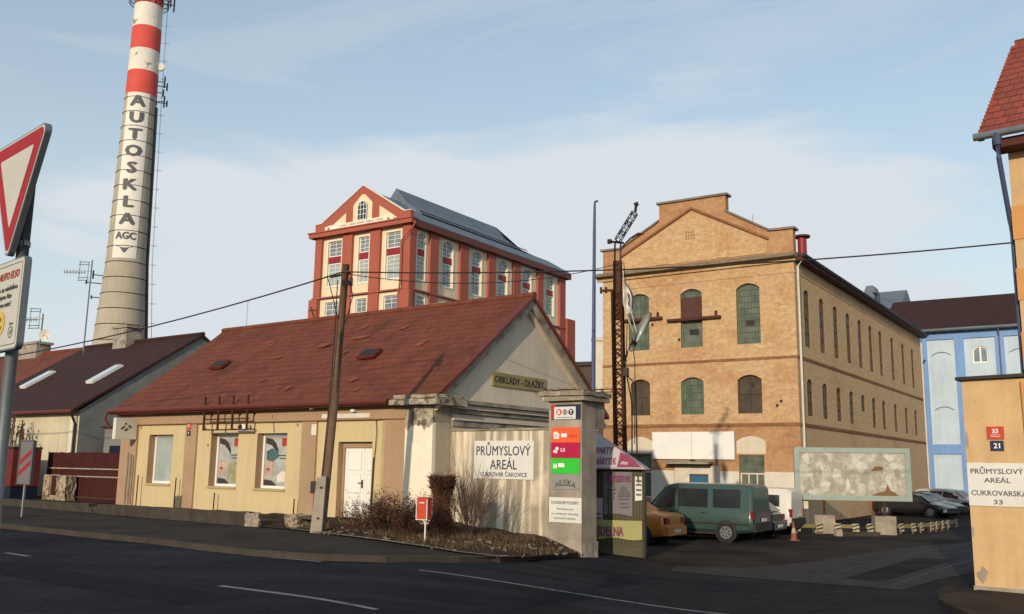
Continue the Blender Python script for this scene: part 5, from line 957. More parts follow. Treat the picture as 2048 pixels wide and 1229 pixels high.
# ================================================================ blue building
LO = (33.39, 75, 0); LA = -33.4
t = root('blue_building', 'sky blue factory block with pale panels and dark brown roof', 'factory', LO, LA)
mb = MB(); pn = [(.5, 2.58, 3.9, 12.3), (3.24, 5.48, 3.9, 12.3), (6.1, 8.3, 3.9, 12.3), (.5, 2.58, -1, 3.15), (3.24, 5.48, -1, 3.15)]
mb.sheet([(-3, -1.5), (14, -1.5), (14, 13.05), (-3, 13.05)], [arch(a, b_, max(c, -1.4), d, 0) for a, b_, c, d in pn], BF, 0, rev=.15); mb.obj('wall', 'blue', t)
for a, b_, c, d in pn:
    hl = [arch(3.83, 4.92, 10.3, 11.62, .25)] if (a > 3 and a < 4 and c > 0) else []
    mb = MB(); mb.sheet([(a, c if c > 0 else -1.4), (b_, c if c > 0 else -1.4), (b_, d), (a, d)], hl, lambda u, v, w_: BF(u, v, -.15+w_), 0, rev=.2 if hl else None); mb.obj('panel', 'paleblue', t)
    if c > 0 and not hl:
        for z0, z1 in ((4.5, 7.2), (8.0, 11.6)):
            mb = MB(); A = arch(a+.4, b_-.4, z0, z1-.4, .25); O_ = arch(a+.34, b_-.34, z0-.05, z1-.33, .26)
            mb.sheet(O_, [A], lambda u, v, w_: BF(u, v, -.13+w_), 0, rev=.02); mb.obj('blind_window', 'paleblue', t)
            mb = MB(); P = [q for q in arch(a+.3, b_-.3, z0, z1-.3, .28)[2:]]; Q = [q for q in arch(a+.34, b_-.34, z0, z1-.36, .26)[2:]]
            mb.sheet(P+Q[::-1], [], lambda u, v, w_: BF(u, v, -.11+w_)); mb.obj('arch_line', 'inkgrey', t)
window(t, Bs(BF(0, 0, -.15), BF.U, BF.N), 3.83, 4.92, 10.3, 11.62, .25, .15, 'white', 'pane', 2, (), .09, .12)
mb = MB(); mb.prism([(-3, -.5, 13.06), (-3, 6, 16.65), (-3, 6.1, 16.5), (-3, -.5, 12.95)], (18, 0, 0)); mb.prism([(-3, 6, 16.65), (-3, 12.5, 13.06), (-3, 12.5, 12.9), (-3, 6, 16.5)], (18, 0, 0)); mb.obj('roof', 'tiledark', t)
mb = MB(); mb.tube([(-2.5, -.6, 13.0), (15, -.6, 13.0)], .12, 8); mb.obj('gutter', 'steel', t)
mb = MB(); mb.tube([(5.8, -.55, 12.95), (5.8, -.1, 12.3), (5.8, -.1, 4)], .06, 6); mb.obj('downpipe', 'steel', t)
mb = MB(); BF.box(mb, -.55, .1, -1, 1.2, .002, .05); mb.obj('side_door', 'deep_blue', t)
t = root('grey_gable_building', 'distant blue grey roof with small turret behind the brick hall', 'building', (33.2, 86, 0), -33.4)
mb = MB(); mb.box(-6, 3, 0, 8, 0, 16.6); mb.obj('wall', 'slate', t); mb = MB(); mb.prism([(-6.3, -.3, 16.6), (-6.3, 4, 19.0), (-6.3, 8.3, 16.6)], (9.5, 0, 0)); mb.obj('roof', 'slate', t)
mb = MB(); mb.prism([(.2, -.4, 16.0), (1.2, -.4, 16.0), (1.2, -.4, 18.4), (1.0, -.4, 18.9), (.4, -.4, 18.9), (.2, -.4, 18.4)], (0, 2, 0)); mb.obj('turret', 'slate', t)
# ================================================================ right hand house
YO = (9.76, 20, 0); YA = -40
YF = Bs((0, 0, 0), (1, 0, 0), (0, -1, 0))
t = root('gate_lodge', 'plain warm ochre gate wall block with dark coping at the right edge', 'gate wall', YO, YA)
mb = MB(); mb.prism([(-.0, 0, -1.5), (4.2, 0, -1.5), (4.2, 0, 3.70), (.0, 0, 3.66)], (0, .55, 0)); mb.obj('wall', 'ochre', t)
mb = MB(); mb.prism([(-.1, -.12, 3.665), (4.2, -.12, 3.73), (4.2, -.12, 3.80), (-.1, -.12, 3.735)], (0, .8, 0)); mb.obj('coping', 'darkmetal', t)
mb = MB(); rock(mb, -.02, 4.0, -.03, .02, -1.2, -.62, .008, 6, 61); mb.obj('stained_plinth', 'concrete', t)
mb = MB(); mb.box(1.05, 4.2, -.06, -.002, 2.9, 3.1) if False else mb.tube([(1.18, -.1, 3.6), (1.2, -.1, 2.0)], .03, 6); mb.obj('thin_pipe', 'ochre2', t)
for (a_, b_, c_, d_, e_) in ((.05, .3, -.55, -.2, 1), (2.0, 2.6, -.6, -.3, 2), (-.015, .08, 2.2, 2.6, 3), (.9, 1.2, -.62, -.42, 4), (-.015, .06, .35, .6, 5)): mb = MB(); rr = random.Random(e_); Q_ = [((a_+b_)/2+(b_-a_)/2*rr.uniform(.5, 1.1)*math.cos(q), (c_+d_)/2+(d_-c_)/2*rr.uniform(.5, 1.1)*math.sin(q)) for q in [2*math.pi*j/11 for j in range(11)]]; YF.poly(mb, [(max(u, 0), v) for u, v in Q_], .036 if c_ < 0 else .004); mb.obj('chipped_render', 'concrete', t)
t = root('number_plate', 'red plate 33 above dark blue plate 21 on the ochre wall', 'number plate', YO, YA)
mb = MB(); YF.box(mb, .43, .76, 2.40, 2.67, .004, .02); mb.obj('red_plate', 'plate_red', t); mb = MB(); YF.box(mb, .48, .74, 2.16, 2.375, .004, .02); mb.obj('blue_plate', 'plate_blue', t)
mb = MB(); text(mb, YF, '33', .595, 2.575, .024, .09, None, 0, .03); mb.obj('lettering', 'light_text', t); mb = MB(); text(mb, YF, '21', .61, 2.27, .024, .105, None, 0, .03); mb.obj('lettering', 'light_text', t)
mb = MB(); YF.box(mb, .5, .69, 2.49, 2.5, .022, .026); YF.box(mb, .5, .69, 2.455, 2.465, .022, .026); mb.obj('small_text', 'sign_white', t)
sign('area_sign', 'white board reading PRŮMYSLOVÝ AREÁL CUKROVARSKÁ 33 on the ochre wall', YF, 0.0, 1.16, 1.02, 1.91, .004, .025, 'sign_white', [('PRŮMYSLOVÝ', .57, 1.74, .105, 1.0, .022), ('AREÁL', .57, 1.555, .10, .50, .022), ('CUKROVARSKÁ', .585, 1.29, .105, 1.06, .022), ('33', .56, 1.11, .09, .17, .022)], loc=YO, rot=YA, ink='inkgrey')
t = root('right_house', 'tall ochre striped house corner with steep glossy red tiled roof', 'house', YO, YA)
mb = MB(); 
mb.box(1.14, 9, .56, 9.5, -1.5, 8.95); mb.obj('wall', 'ochre', t)
for z0, z1 in ((3.9, 4.7), (5.4, 6.1), (6.75, 7.5)): mb = MB(); mb.box(1.12, 9.02, .54, .559, z0, z1); mb.box(1.115, 1.139, .56, 9.52, z0, z1); mb.obj('orange_band', 'ochre2', t)
mb = MB(); mb.prism([(.74, -.05, 9.06), (.74, 4.6, 12.95), (.74, 4.7, 12.85), (.74, .0, 8.96)], (9, 0, 0)); mb.obj('roof', 'tilebright', t)
mb = MB(); mb.prism([(.75, 4.6, 12.93), (.75, 9.8, 9.0), (.75, 9.75, 8.9), (.75, 4.6, 12.83)], (9, 0, 0)); mb.obj('rear_roof', 'tilebright', t)
mb = MB(); mb.tube([(.75, 4.6, 12.95), (9.7, 4.6, 12.95)], .12, 8)
for k in range(28): mb.box(.66, .78, -.02+k*.166, .15+k*.166, 8.98+k*.139, 9.12+k*.139)
mb.obj('verge_tiles', 'tilebright', t)
mb = MB(); mb.tube([(.62, -.14, 9.0), (9, -.14, 9.03)], .085, 10); mb.obj('gutter', 'steel', t)
mb = MB(); mb.box(.95, 9, .0, .555, 8.72, 8.92); mb.obj('soffit', 'brownwood', t)
mb = MB(); mb.tube([(1.08, -.12, 9.0), (1.08, -.1, 8.75)], [.12, .07], 8); mb.tube([(1.08, -.1, 8.78), (1.06, .02, 8.5), (1.05, .72, 7.2), (1.06, .82, 6.95), (1.06, .82, 3.85)], .055, 8); mb.obj('downpipe', 'bluepole', t)
# ================================================================ give way sign and board on the near post
SO = (-3.105, 5.55, 0); SA = -43
t = root('sign_post', 'grey steel signpost close to the camera at the left edge', 'signpost', SO, SA)
mb = MB(); mb.tube([(.015, .085, -.2), (.003, .085, 3.60)], .036, 16); mb.obj('post', 'steel', t, smooth=True)
mb = MB()
for z in (3.0, 3.5, 2.45, 2.75): mb.tube([(0, .085, z), (0, .085, z+.03)], .043, 14); mb.box(.03, .06, .07, .1, z, z+.03)
mb.obj('clamps', 'steel', t)
t = root('give_way_sign', 'large red and white give way triangle pointing down on the near post', 'road sign', SO, SA)
def rtri(s_, cz, r_, n=6):     # downward triangle with rounded corners
    c = [(-s_/2, cz+s_*.2887), (0, cz-s_*.5774), (s_/2, cz+s_*.2887)]; P = []
    for k in range(3):
        x, z = c[k]; L = math.hypot(x, z-cz); f = (L-2*r_)/L; qx, qz = x*f, cz+(z-cz)*f; a0 = math.atan2(z-cz, x)
        for j in range(n+1): a = a0-R(60)+R(120)*j/n; P.append((qx+r_*math.cos(a), qz+r_*math.sin(a)))
    return P
cz = 2.91+.52-.012
S = Bs((0, 0, 0), (1, 0, 0), (0, -1, 0))
mb = MB(); P = rtri(.93, cz, .045); mb.prism([S(u, v, 0) for u, v in P], (0, .035, 0)); mb.obj('back_plate', 'steel', t)
mb = MB(); S.poly(mb, rtri(.90, cz, .04), .002); mb.obj('rim', 'shaded_sign_white', t); mb = MB(); S.poly(mb, rtri(.86, cz, .035), .004); mb.obj('red_border', 'sign_red', t); mb = MB(); S.poly(mb, rtri(.56, cz, .012), .006); mb.obj('white_field', 'shaded_sign_white', t)
t = root('advert_board', 'white board with AUTO ELSO text and yellow smiley under the give way sign', 'board', SO, SA)
def rrect(u0, u1, v0, v1, r_): return [(c[0]+r_*math.cos(a), c[1]+r_*math.sin(a)) for c, a0 in (((u1-r_, v1-r_), 0), ((u0+r_, v1-r_), 90), ((u0+r_, v0+r_), 180), ((u1-r_, v0+r_), 270)) for a in [R(a0+15*k) for k in range(7)]]
mb = MB(); mb.prism([S(u, v, 0) for u, v in rrect(-.33, .33, 2.33, 2.885, .04)], (0, .035, 0)); mb.obj('back_plate', 'steel', t)
mb = MB(); S.poly(mb, rrect(-.322, .322, 2.338, 2.877, .035), .003); mb.obj('face', 'shaded_sign_white', t)
mb = MB(); mb.sheet(rrect(-.30, .30, 2.36, 2.855, .02), [rrect(-.296, .296, 2.364, 2.851, .018)], lambda u, v, w_: S(u, v, .005)); mb.obj('border_line', 'inkgrey', t)
mb = MB(); text(mb, S, 'AUTO ELSO', .095, 2.79, .006, .046, .33, 0, .03, .25); mb.obj('lettering', 'plate_red', t)
for k, s_ in enumerate(('Děkujeme za návštěvu', 'a přejeme Vám', 'šťastnou cestu!')): mb = MB(); text(mb, S, s_, (.25, .17, .17)[k], 2.71-.048*k, .006, .03, None if k else .50, 0, .012, align='RIGHT'); mb.obj('lettering', 'ink', t)
mb = MB(); S.disc(mb, .02, 2.50, .006, .078); mb.obj('smiley', 'smile_yellow', t)
mb = MB(); S.disc(mb, -.003, 2.525, .009, .015, n=12, ru=.006); S.disc(mb, .04, 2.525, .009, .015, n=12, ru=.006)
sm_ = [(.02+.042*math.cos(a), 2.497+.042*math.sin(a)) for a in [R(200+14*k) for k in range(11)]]; sm2 = [(.02+.038*math.cos(a), 2.502+.036*math.sin(a)) for a in [R(340-14*k) for k in range(11)]]; S.poly(mb, sm_+sm2, .009); mb.obj('smile', 'ink', t)
mb = MB(); mb.sheet([(.21+.036*math.cos(R(12*k)), 2.435+.036*math.sin(R(12*k))) for k in range(30)], [[(.21+.03*math.cos(R(12*k)), 2.435+.03*math.sin(R(12*k))) for k in range(30)]], lambda u, v, w_: S(u, v, .006)); S.poly(mb, [(.195, 2.415), (.205, 2.44), (.23, 2.455), (.222, 2.445), (.232, 2.44), (.218, 2.435), (.222, 2.42), (.205, 2.425)], .006)
text(mb, S, 'ŠKODA', .215, 2.485, .006, .011, .06, 0, .03); mb.obj('emblem', 'emblem_green', t)
# ================================================================ masts
t = root('tall_pole', 'very tall thin dark blue pole with hooked top behind the gate pillar', 'pole', (2.32, 26.0, -.7))
mb = MB(); mb.tube([(0, 0, 0), (0, 0, 4.5), (.03, 0, 9.1), (.04, 0, 9.9)], [.075, .062, .045, .035], 8); mb.obj('shaft', 'bluepole', t); mb = MB(); mb.tube([(.04, 0, 9.9), (.05, 0, 10.02), (.10, 0, 10.05), (.12, 0, 10.0)], .035, 6); mb.obj('hook', 'bluepole', t)
MX, MY = 3.32, 28.2
t = root('lattice_mast', 'rusty brown steel lattice mast with tilted truss arm on its top', 'mast', (MX, MY, -.8), -20)
def lattice(mb, a, b_, w_, n, r_=.022, rb=.014):
    a, b_ = Vector(a), Vector(b_); d = (b_-a).normalized(); u = d.cross(Vector((0, 1, 0.01))).normalized(); v = d.cross(u); cs = [(u*i+v*j)*w_/2 for i, j in ((-1, -1), (1, -1), (1, 1), (-1, 1))]
    for c in cs: mb.tube([a+c, b_+c], r_, 4)
    for k in range(n):
        p, q = a.lerp(b_, k/n), a.lerp(b_, (k+1)/n)
        for i in range(4): c, e = cs[i], cs[(i+1) % 4]; mb.tube([p+c, q+e], rb, 4); mb.tube([q+c, p+e] if k % 2 else [p+e, p+c], rb, 4)
mb = MB(); lattice(mb, (.05, 0, 0), (-.06, 0, 7.9), .28, 26, .038, .018); mb.obj('lattice', 'rust', t)
mb = MB(); mb.box(-.17, .07, -.11, .13, 7.0, 8.85); mb.box(-.16, .08, -.08, .12, 0, 7.0) if False else None; mb.obj('head_beam', 'rust', t)
mb = MB(); mb.tube([(-.14, 0, 8.85), (-.13, 0, 9.45)], .03, 5); mb.tube([(.04, 0, 8.85), (.05, 0, 9.4)], .03, 5); mb.tube([(-.3, 0, 9.5), (.15, 0, 9.42)], .04, 5); mb.tube([(-.36, 0, 9.5), (-.24, 0, 9.5)], .08, 8); mb.obj('head_bracket', 'darkmetal', t)
mb = MB(); lattice(mb, (-.05, 0, 9.5), (.52, 0, 10.38), .17, 6, .014, .009); mb.tube([(.52, 0, 10.38), (.56, 0, 10.62)], .045, 6); mb.tube([(.5, 0, 10.62), (.62, 0, 10.66)], .07, 8); mb.obj('truss_arm', 'darkmetal', t)
mb = MB(); mb.tube([(.1, 0, 9.3), (.35, 0, 9.55), (.62, 0, 9.68), (.78, 0, 9.66)], [.025, .025, .05, .03], 6); mb.obj('small_lamp_arm', 'rust', t)
mb = MB(); mb.box(-.6, -.15, -.04, .04, 7.9, 7.97); mb.tube([(-.58, 0, 7.85), (-.58, 0, 8.05)], .04, 6); mb.tube([(-.42, 0, 7.85), (-.42, 0, 8.05)], .04, 6); mb.obj('cross_arm', 'rust', t)
mb = MB(); mb.tube([(.1, -.1, 5.45), (.3, -.3, 5.9), (.42, -.35, 6.2)], .035, 6); mb.obj('lamp_bracket', 'darkmetal', t)
mb = MB(); mb.box(.1, .28, -.15, .05, 5.25, 5.5); mb.obj('junction_box', 'darkmetal', t)
for k, pts in enumerate(([(.12, 0, 5.3), (.2, -.1, 4), (.16, -.1, 2)], [(.2, 0, 5.4), (.38, 0, 4.4), (.36, 0, 2.2), (.22, 0, 1.5)], [(.2, 0, 5.3), (.5, 0, 5.0), (.52, 0, 3.0), (.35, 0, 1.6)], [(.15, 0, 8.8), (.28, -.1, 7.2), (.2, 0, 5.5)], [(.42, -.1, 6.4), (.5, -.1, 5.6), (.45, 0, 3.2)])):
    mb = MB(); mb.tube(pts, .022 if k < 3 else .014, 5); mb.obj('hanging_cable', 'cable', t)
t = root('street_lamp_head', 'tilted grey street lamp head on the steel mast', 'street lamp', (MX+.40, MY-.5, 5.35), -20)
mb = MB(); mb.tube([(-.12, 0, -.2), (-.02, 0, .05), (.18, 0, .45), (.42, 0, .85), (.50, 0, .98)], [.03, .09, .14, .12, .04], 12); mb.obj('housing', 'sheet', t, smooth=True); mb = MB(); mb.tube([(.08, -.09, .1), (.25, -.1, .42), (.46, -.09, .8)], [.03, .085, .05], 10); mb.obj('lens', 'paledpane', t, smooth=True)
t = root('flag', 'torn white and black flag hanging limp from the lattice mast', 'flag', (MX+.08, MY-.25, 0), -20)
mb = MB(); NX, NZ = 8, 22
def fp(i, j):
    s_ = j/NZ; x0 = .02+.55*max(0, s_-.35)*1.15; wd = .05+.26*math.sin(min(1, s_*1.9)*math.pi)**.8 if s_ < .5 else .06+.03*math.sin(s_*9); q = i/NX
    return (x0+wd*q, -.1*math.sin(q*9+s_*5), 7.35-2.0*s_-.15*q*s_+.05*math.sin(q*6))
for i in range(NX):
    for j in range(NZ): mb.face([fp(i, j), fp(i+1, j), fp(i+1, j+1), fp(i, j+1)], 1 if (3 < j < 8 and 2 < i < 6) or (j > 16 and i < 3) or (i == NX-1 and j < 9) else 0)
mb.obj('cloth', ['banner', 'inkgrey'], t, smooth=True)
mb = MB(); mb.tube([(.0, 0, 7.9), (.03, 0, 7.35), (.5, 0, 5.4)], .012, 4); mb.obj('rope', 'offwhite', t)
# ================================================================ banner kiosk
KO = (2.2, 26.7, -.8)
t = root('kiosk', 'olive corrugated sales kiosk partly hidden behind the gate pillar', 'kiosk', KO, -13)
KF = Bs((0, 0, 0), (1, 0, 0), (0, -1, 0))
mb = MB()
for k in range(42):
    x = -2.0+k*.0835; mb.box(x, x+.05, -.03, .0, .35, 2.4)
mb.box(-2.0, 1.58, .001, 1.1, 0, 2.42); mb.obj('corrugated_wall', 'shaded_kiosk_olive', t)
mb = MB(); mb.box(1.56, 1.64, -.1, .0, 0, 2.42); mb.box(-2.05, 1.64, -.12, .04, 2.425, 2.52); mb.obj('frame', 'darkmetal', t)
mb = MB(); A_ = [(-2.3, -.25), (1.70, -.25), (1.70, 1.4), (-2.3, 1.4)]; ap = (-.45, .7, 3.95)
for i in range(4): a, b_ = A_[i], A_[(i+1) % 4]; mb.face([(a[0], a[1], 2.46), (b_[0], b_[1], 2.46), ap], 0)
mb.face([(p[0], p[1], 2.45) for p in A_]); mb.obj('pyramid_roof', 'lilac', t)
nn = Vector((0, -(3.95-2.46), .95)).normalized(); RF_ = Bs((0, -.25, 2.46), (1, 0, 0), nn, (0, .95/1.767, 1.49/1.767))
fcol('shaded_banner_white', (.50, .44, .44))  # roof cloth white lowered, shade painted into it
t2 = root('roof_banner', 'white and crimson banner reading PARTY NÁBYTEK on the kiosk roof', 'banner', KO, -13)
mb = MB(); RF_.poly(mb, [(-1.2, .03), (1.65, .03), (.10, 1.26), (-.3, 1.55)], .02); mb.obj('cloth', 'shaded_banner_white', t2)
mb = MB(); RF_.poly(mb, [(.88, .05), (1.58, .05), (1.2, .42), (.95, .55), (.98, .72), (.94, .5), (.92, .3)], .028); mb.obj('red_shape', 'pink', t2); mb = MB(); RF_.poly(mb, [(.95, .14), (1.16, .12), (1.2, .2), (1.02, .24)], .034); mb.obj('highlight', 'lilac', t2)
mb = MB(); text(mb, RF_, 'PARTY', .50, .60, .03, .22, .46, 0, .02, .1); mb.obj('lettering', 'pink', t2); mb = MB(); text(mb, RF_, 'NÁBYTEK', .55, .24, .03, .22, .60, 0, .02); mb.obj('lettering', 'pink', t2)
def banner(lab, u0, u1, v0, v1, m_, items, w_=.05, lines=()):
    t3 = root('banner', lab, 'banner', KO, -13, 'banners on the kiosk front'); mb = MB(); K = 16
    def q(u, v): return KF(u, v, w_+.02*math.sin(u*7)+.015*math.sin(v*5))
    for i in range(K): a, b_ = u0+(u1-u0)*i/K, u0+(u1-u0)*(i+1)/K; mb.face([q(a, v0-.03*math.sin(a*6)), q(b_, v0-.03*math.sin(b_*6)), q(b_, v1), q(a, v1)])
    mb.obj('cloth', m_, t3)
    for (s_, u, v, h, wd, im) in items: mb = MB(); text(mb, KF, s_, u, v, w_+.05, h, wd, 0, .02); mb.obj('lettering', im, t3)
    if lines:
        mb = MB()
        for (a, b_, c, d) in lines: KF.box(mb, a, b_, c, d, w_+.04, w_+.045)
        mb.obj('text_lines', 'inkgrey', t3)
    return t3
fcol('shaded_lilac_banner', (.17, .155, .17))  # lilac darkened in place of shade across the kiosk front
banner('lilac grey banner reading AUTOSERVIS in purple letters on the kiosk front', .48, 1.28, 1.2, 2.38, 'shaded_lilac_banner', [('AUTOSERVIS', .88, 2.2, .18, .72, 'purple')], lines=[(.53, .82, 1.9, 1.94), (.53, .8, 1.78, 1.82), (.53, .76, 1.66, 1.7), (.53, .72, 1.54, 1.58), (.9, 1.2, 1.62, 1.66), (.92, 1.18, 1.5, 1.54), (.95, 1.2, 1.4, 1.44)])
t3 = kids(bpy.data.objects['banner'])[0].parent; mb = MB(); KF.poly(mb, [(.88, 1.7), (1.22, 1.7), (1.2, 1.82), (1.1, 1.98), (1.0, 2.0), (.92, 1.84)], .095); mb.obj('dark_picture', 'inkgrey', t3)
banner('small blue grey panel beside the pillar on the kiosk front', .1, .45, 1.0, 1.65, 'lilac', [], lines=[(.15, .42, 1.08, 1.12), (.15, .42, 1.2, 1.24)])
banner('small white notice with four short text lines at the right kiosk edge', 1.36, 1.56, 1.62, 2.26, 'sign_white', [], lines=[(1.39, 1.53, 1.75, 1.79), (1.39, 1.53, 1.88, 1.92), (1.39, 1.53, 2.02, 2.06), (1.39, 1.53, 2.13, 2.17)])
banner('yellow banner reading JÍDELNA along the foot of the kiosk front', -.4, 1.55, .55, 1.05, 'shaded_banner_yellow', [('JÍDELNA', .66, .76, .26, .74, 'purple')], w_=.08)
# ================================================================ vehicles
def lerp_tab(T, x):
    if x <= T[0][0]: return T[0][1:]
    for a, b_ in zip(T, T[1:]):
        if x <= b_[0]: q = (x-a[0])/(b_[0]-a[0]); return tuple(p+(r_-p)*q for p, r_ in zip(a[1:], b_[1:]))
    return T[-1][1:]
def vehicle(name, label, cat, loc, rot, L, W, T, wheels, wr, pm, side_w, wsh, rwin, rim='rim', tail=((.72, .15, .62, .9),), group=None, belt=.62, headx=True, bumper='darkmetal', plate=True, rear_dark=False):
    # T: stations (x, zbottom, zbelt, zroof, half width at belt, half width at roof), x from rear 0 to front L
    t = root(name, label, cat, loc, rot, group); mb = MB(); n = 40; xs = sorted(set([L*k/n for k in range(n+1)]+[s_[0] for s_ in T])); prev = None
    def ring(x):
        zb, zt, zr, wb, wt = lerp_tab(T, x)[:5]; zr = max(zr, zt+.02); e = min(.10, (zr-zt)*.4)
        h = [(0, zb), (wb*.86, zb), (wb*.97, zb+.10), (wb, zb+(zt-zb)*.45), (wb*.985, zt-.03), (wb*.955, zt+.01), (wt+(wb*.955-wt)*.12, zr-e), (wt*.93, zr-e*.25), (wt*.6, zr), (0, zr+.01)]
        return h
    rings = []
    for x in xs:
        h = ring(x); X = x-L/2; rings.append([(X, y, z) for y, z in h]+[(X, -y, z) for y, z in h[-2:0:-1]])
    for a, b_ in zip(rings, rings[1:]):
        m_ = len(a)
        for k in range(m_): mb.face([a[k], a[(k+1) % m_], b_[(k+1) % m_], b_[k]])
    mb.face(rings[0][::-1]); mb.face(rings[-1]); body = mb.obj('body', pm, t, smooth=True, norm=True)
    try:
        me = body.data; me.set_sharp_from_angle(angle=R(38))
    except Exception: pass
    def sp(x, tt, s_, off):     # point on the greenhouse side
        zb, zt, zr, wb, wt = lerp_tab(T, x)[:5]; zr = max(zr, zt+.02); e = min(.10, (zr-zt)*.4); z = zt+.01+(zr-e-zt-.01)*tt; y = wb*.955+((wt+(wb*.955-wt)*.12)-wb*.955)*tt; return (x-L/2, s_*(y+off), z)
    for s_ in (-1, 1):
        for (a0, b0, a1, b1, t0, t1) in side_w:
            mb = MB(); K = 6
            for i in range(K):
                for j in range(3):
                    def q(i_, j_): v = j_/3; x = (a0+(a1-a0)*v)+((b0+(b1-b0)*v)-(a0+(a1-a0)*v))*i_/K; return sp(x, t0+(t1-t0)*v, s_, .012)
                    mb.face([q(i, j), q(i+1, j), q(i+1, j+1), q(i, j+1)])
            mb.obj('side_window', 'darkpane', t)
        for (x) in [w_[0] for w_ in side_w]+[side_w[-1][1]]:
            mb = MB(); zb, zt, zr, wb, wt = lerp_tab(T, x)[:5]; X = x-L/2; mb.face([(X-.006, s_*(wb*1.002), zb+.12), (X+.006, s_*(wb*1.002), zb+.12), (X+.006, s_*(wb*.99), zt-.04), (X-.006, s_*(wb*.99), zt-.04)]); mb.obj('door_seam', 'ink', t)
        for (x) in [w_[0] for w_ in side_w[1:]][:2]:
            mb = MB(); zb, zt, zr, wb, wt = lerp_tab(T, x)[:5]; mb.box(x-L/2+.06, x-L/2+.22, s_*wb-.01, s_*wb+.025*s_ if s_ > 0 else s_*wb+.01, zt-.13, zt-.10) if s_ > 0 else mb.box(x-L/2+.06, x-L/2+.22, -wb-.025, -wb+.01, zt-.13, zt-.10); mb.obj('door_handle', 'darkmetal', t)
    def endglass(nm, x0, z0, x1, z1, w0, w1, off):
        mb = MB(); d = Vector((x1-x0, 0, z1-z0)).normalized(); nrm = Vector((d.z, 0, -d.x)); nrm = nrm if (nrm.x > 0) == (x0 > L/2) else -nrm; o_ = nrm*off
        P = [Vector((x0-L/2, -w0, z0))+o_, Vector((x0-L/2, w0, z0))+o_, Vector((x1-L/2, w1, z1))+o_, Vector((x1-L/2, -w1, z1))+o_]; mb.face(P); mb.obj(nm, 'darkpane', t)
    endglass('windscreen', *wsh, .02); endglass('rear_window', *rwin, .02)
    for (x, y) in [(w_, s_) for w_ in wheels for s_ in (-1, 1)]:
        X = x-L/2; yw = W/2
        mb = MB(); mb.tube([(X, y*(yw-.25), wr+.03), (X, y*(yw+.004), wr+.03)], wr+.055, 28); mb.obj('wheel_arch', 'ink', t)
        mb = MB(); mb.tube([(X, y*(yw-.2), wr), (X, y*(yw-.0), wr), (X, y*(yw+.012), wr)], [wr, wr, wr-.03], 28); ty = mb.obj('wheel', 'rubber', t)
        mb = MB(); mb.tube([(X, y*(yw+.0121), wr), (X, y*(yw+.02), wr)], [wr*.66, wr*.6], 20); mb.tube([(X, y*(yw+.02), wr), (X, y*(yw+.03), wr)], [wr*.2, wr*.16], 10); rm = mb.obj('rim', rim, ty)
        mb = MB()
        for k in range(7): a = 2*math.pi*k/7; c = Vector((X+math.cos(a)*wr*.42, y*(yw+.0215), wr+math.sin(a)*wr*.42)); mb.face([c+Vector((math.cos(b_)*wr*.1, 0, math.sin(b_)*wr*.1)) for b_ in [j*math.pi/3 for j in range(6)]])
        mb.obj('rim_holes', 'ink', ty)
    for s_ in (-1, 1):
        zb, zt, zr, wb, wt = lerp_tab(T, .05)[:5]
        for (yf, wd, z0, z1) in tail:
            mb = MB(); y0, y1 = sorted((s_*wb*.99*yf+s_*0, s_*(wb*.99+.01))); mb.box(-L/2-.02, -L/2+.16, y0, y1, z0, z1); mb.obj('tail_light', 'tail', t)
        zb, zt, zr, wb, wt = lerp_tab(T, L-.12)[:5]; mb = MB(); y0, y1 = sorted((s_*wb*.62, s_*(wb*1.0+.005))); mb.box(L/2-.2, L/2+.01, y0, y1, zt-.24, zt-.07); mb.obj('headlight', 'headl', t)
        mb = MB(); xm = side_w[-1][1]-.08; zb, zt, zr, wb, wt = lerp_tab(T, xm)[:5]; y0, y1 = sorted((s_*wb*.97, s_*(wb+.2))); mb.box(xm-L/2-.05, xm-L/2+.06, y0, y1, zt+.02, zt+.18); mb.obj('wing_mirror', bumper, t)
    zb, zt, zr, wb, wt = lerp_tab(T, 0.0)[:5]
    mb = MB(); rock(mb, -L/2-.09, -L/2+.08, -wb*.97, wb*.97, zb-.03, zb+.24, .003, 2, 1); mb.obj('rear_bumper', bumper, t)
    zf = lerp_tab(T, L)[:5]; mb = MB(); rock(mb, L/2-.08, L/2+.08, -zf[3]*.97, zf[3]*.97, zf[0]-.03, zf[0]+.22, .003, 2, 2); mb.obj('front_bumper', bumper, t)
    if plate: mb = MB(); mb.box(-L/2-.105, -L/2-.091, -.26, .26, zb+.05 if belt < .7 else zb+.30, zb+.16 if belt < .7 else zb+.41); mb.obj('licence_plate', 'offwhite', t)
    return t
FA = 180-33.9
# van: almost vertical tail, long glasshouse, short sloping nose
Tv = [(0, .42, 1.05, 1.88, .90, .78), (.10, .36, 1.08, 1.97, .96, .84), (.5, .32, 1.10, 2.0, .985, .86), (2.9, .32, 1.10, 2.0, .985, .86), (3.2, .32, 1.08, 1.93, .98, .82), (3.95, .33, 1.02, 1.14, .96, .78), (4.45, .36, .88, .95, .93, .8), (4.62, .42, .70, .76, .85, .7)]
v = vehicle('van', 'dark green passenger van with dull wheel covers parked beside the kiosk', 'van', (6.95, 34.5, -.8), FA, 4.62, 1.97, Tv, (.95, 3.75), .335, 'pgreen', [(.42, 1.42, .42, 1.42, .08, .88), (1.62, 2.72, 1.62, 2.72, .08, .88), (2.86, 3.82, 2.86, 3.15, .06, .86)], (3.92, 1.16, 3.28, 1.86, .76, .70), (.02, 1.12, .10, 1.80, .80, .74), 'rimdull', tail=((.93, .1, .8, 1.08),), belt=.8)
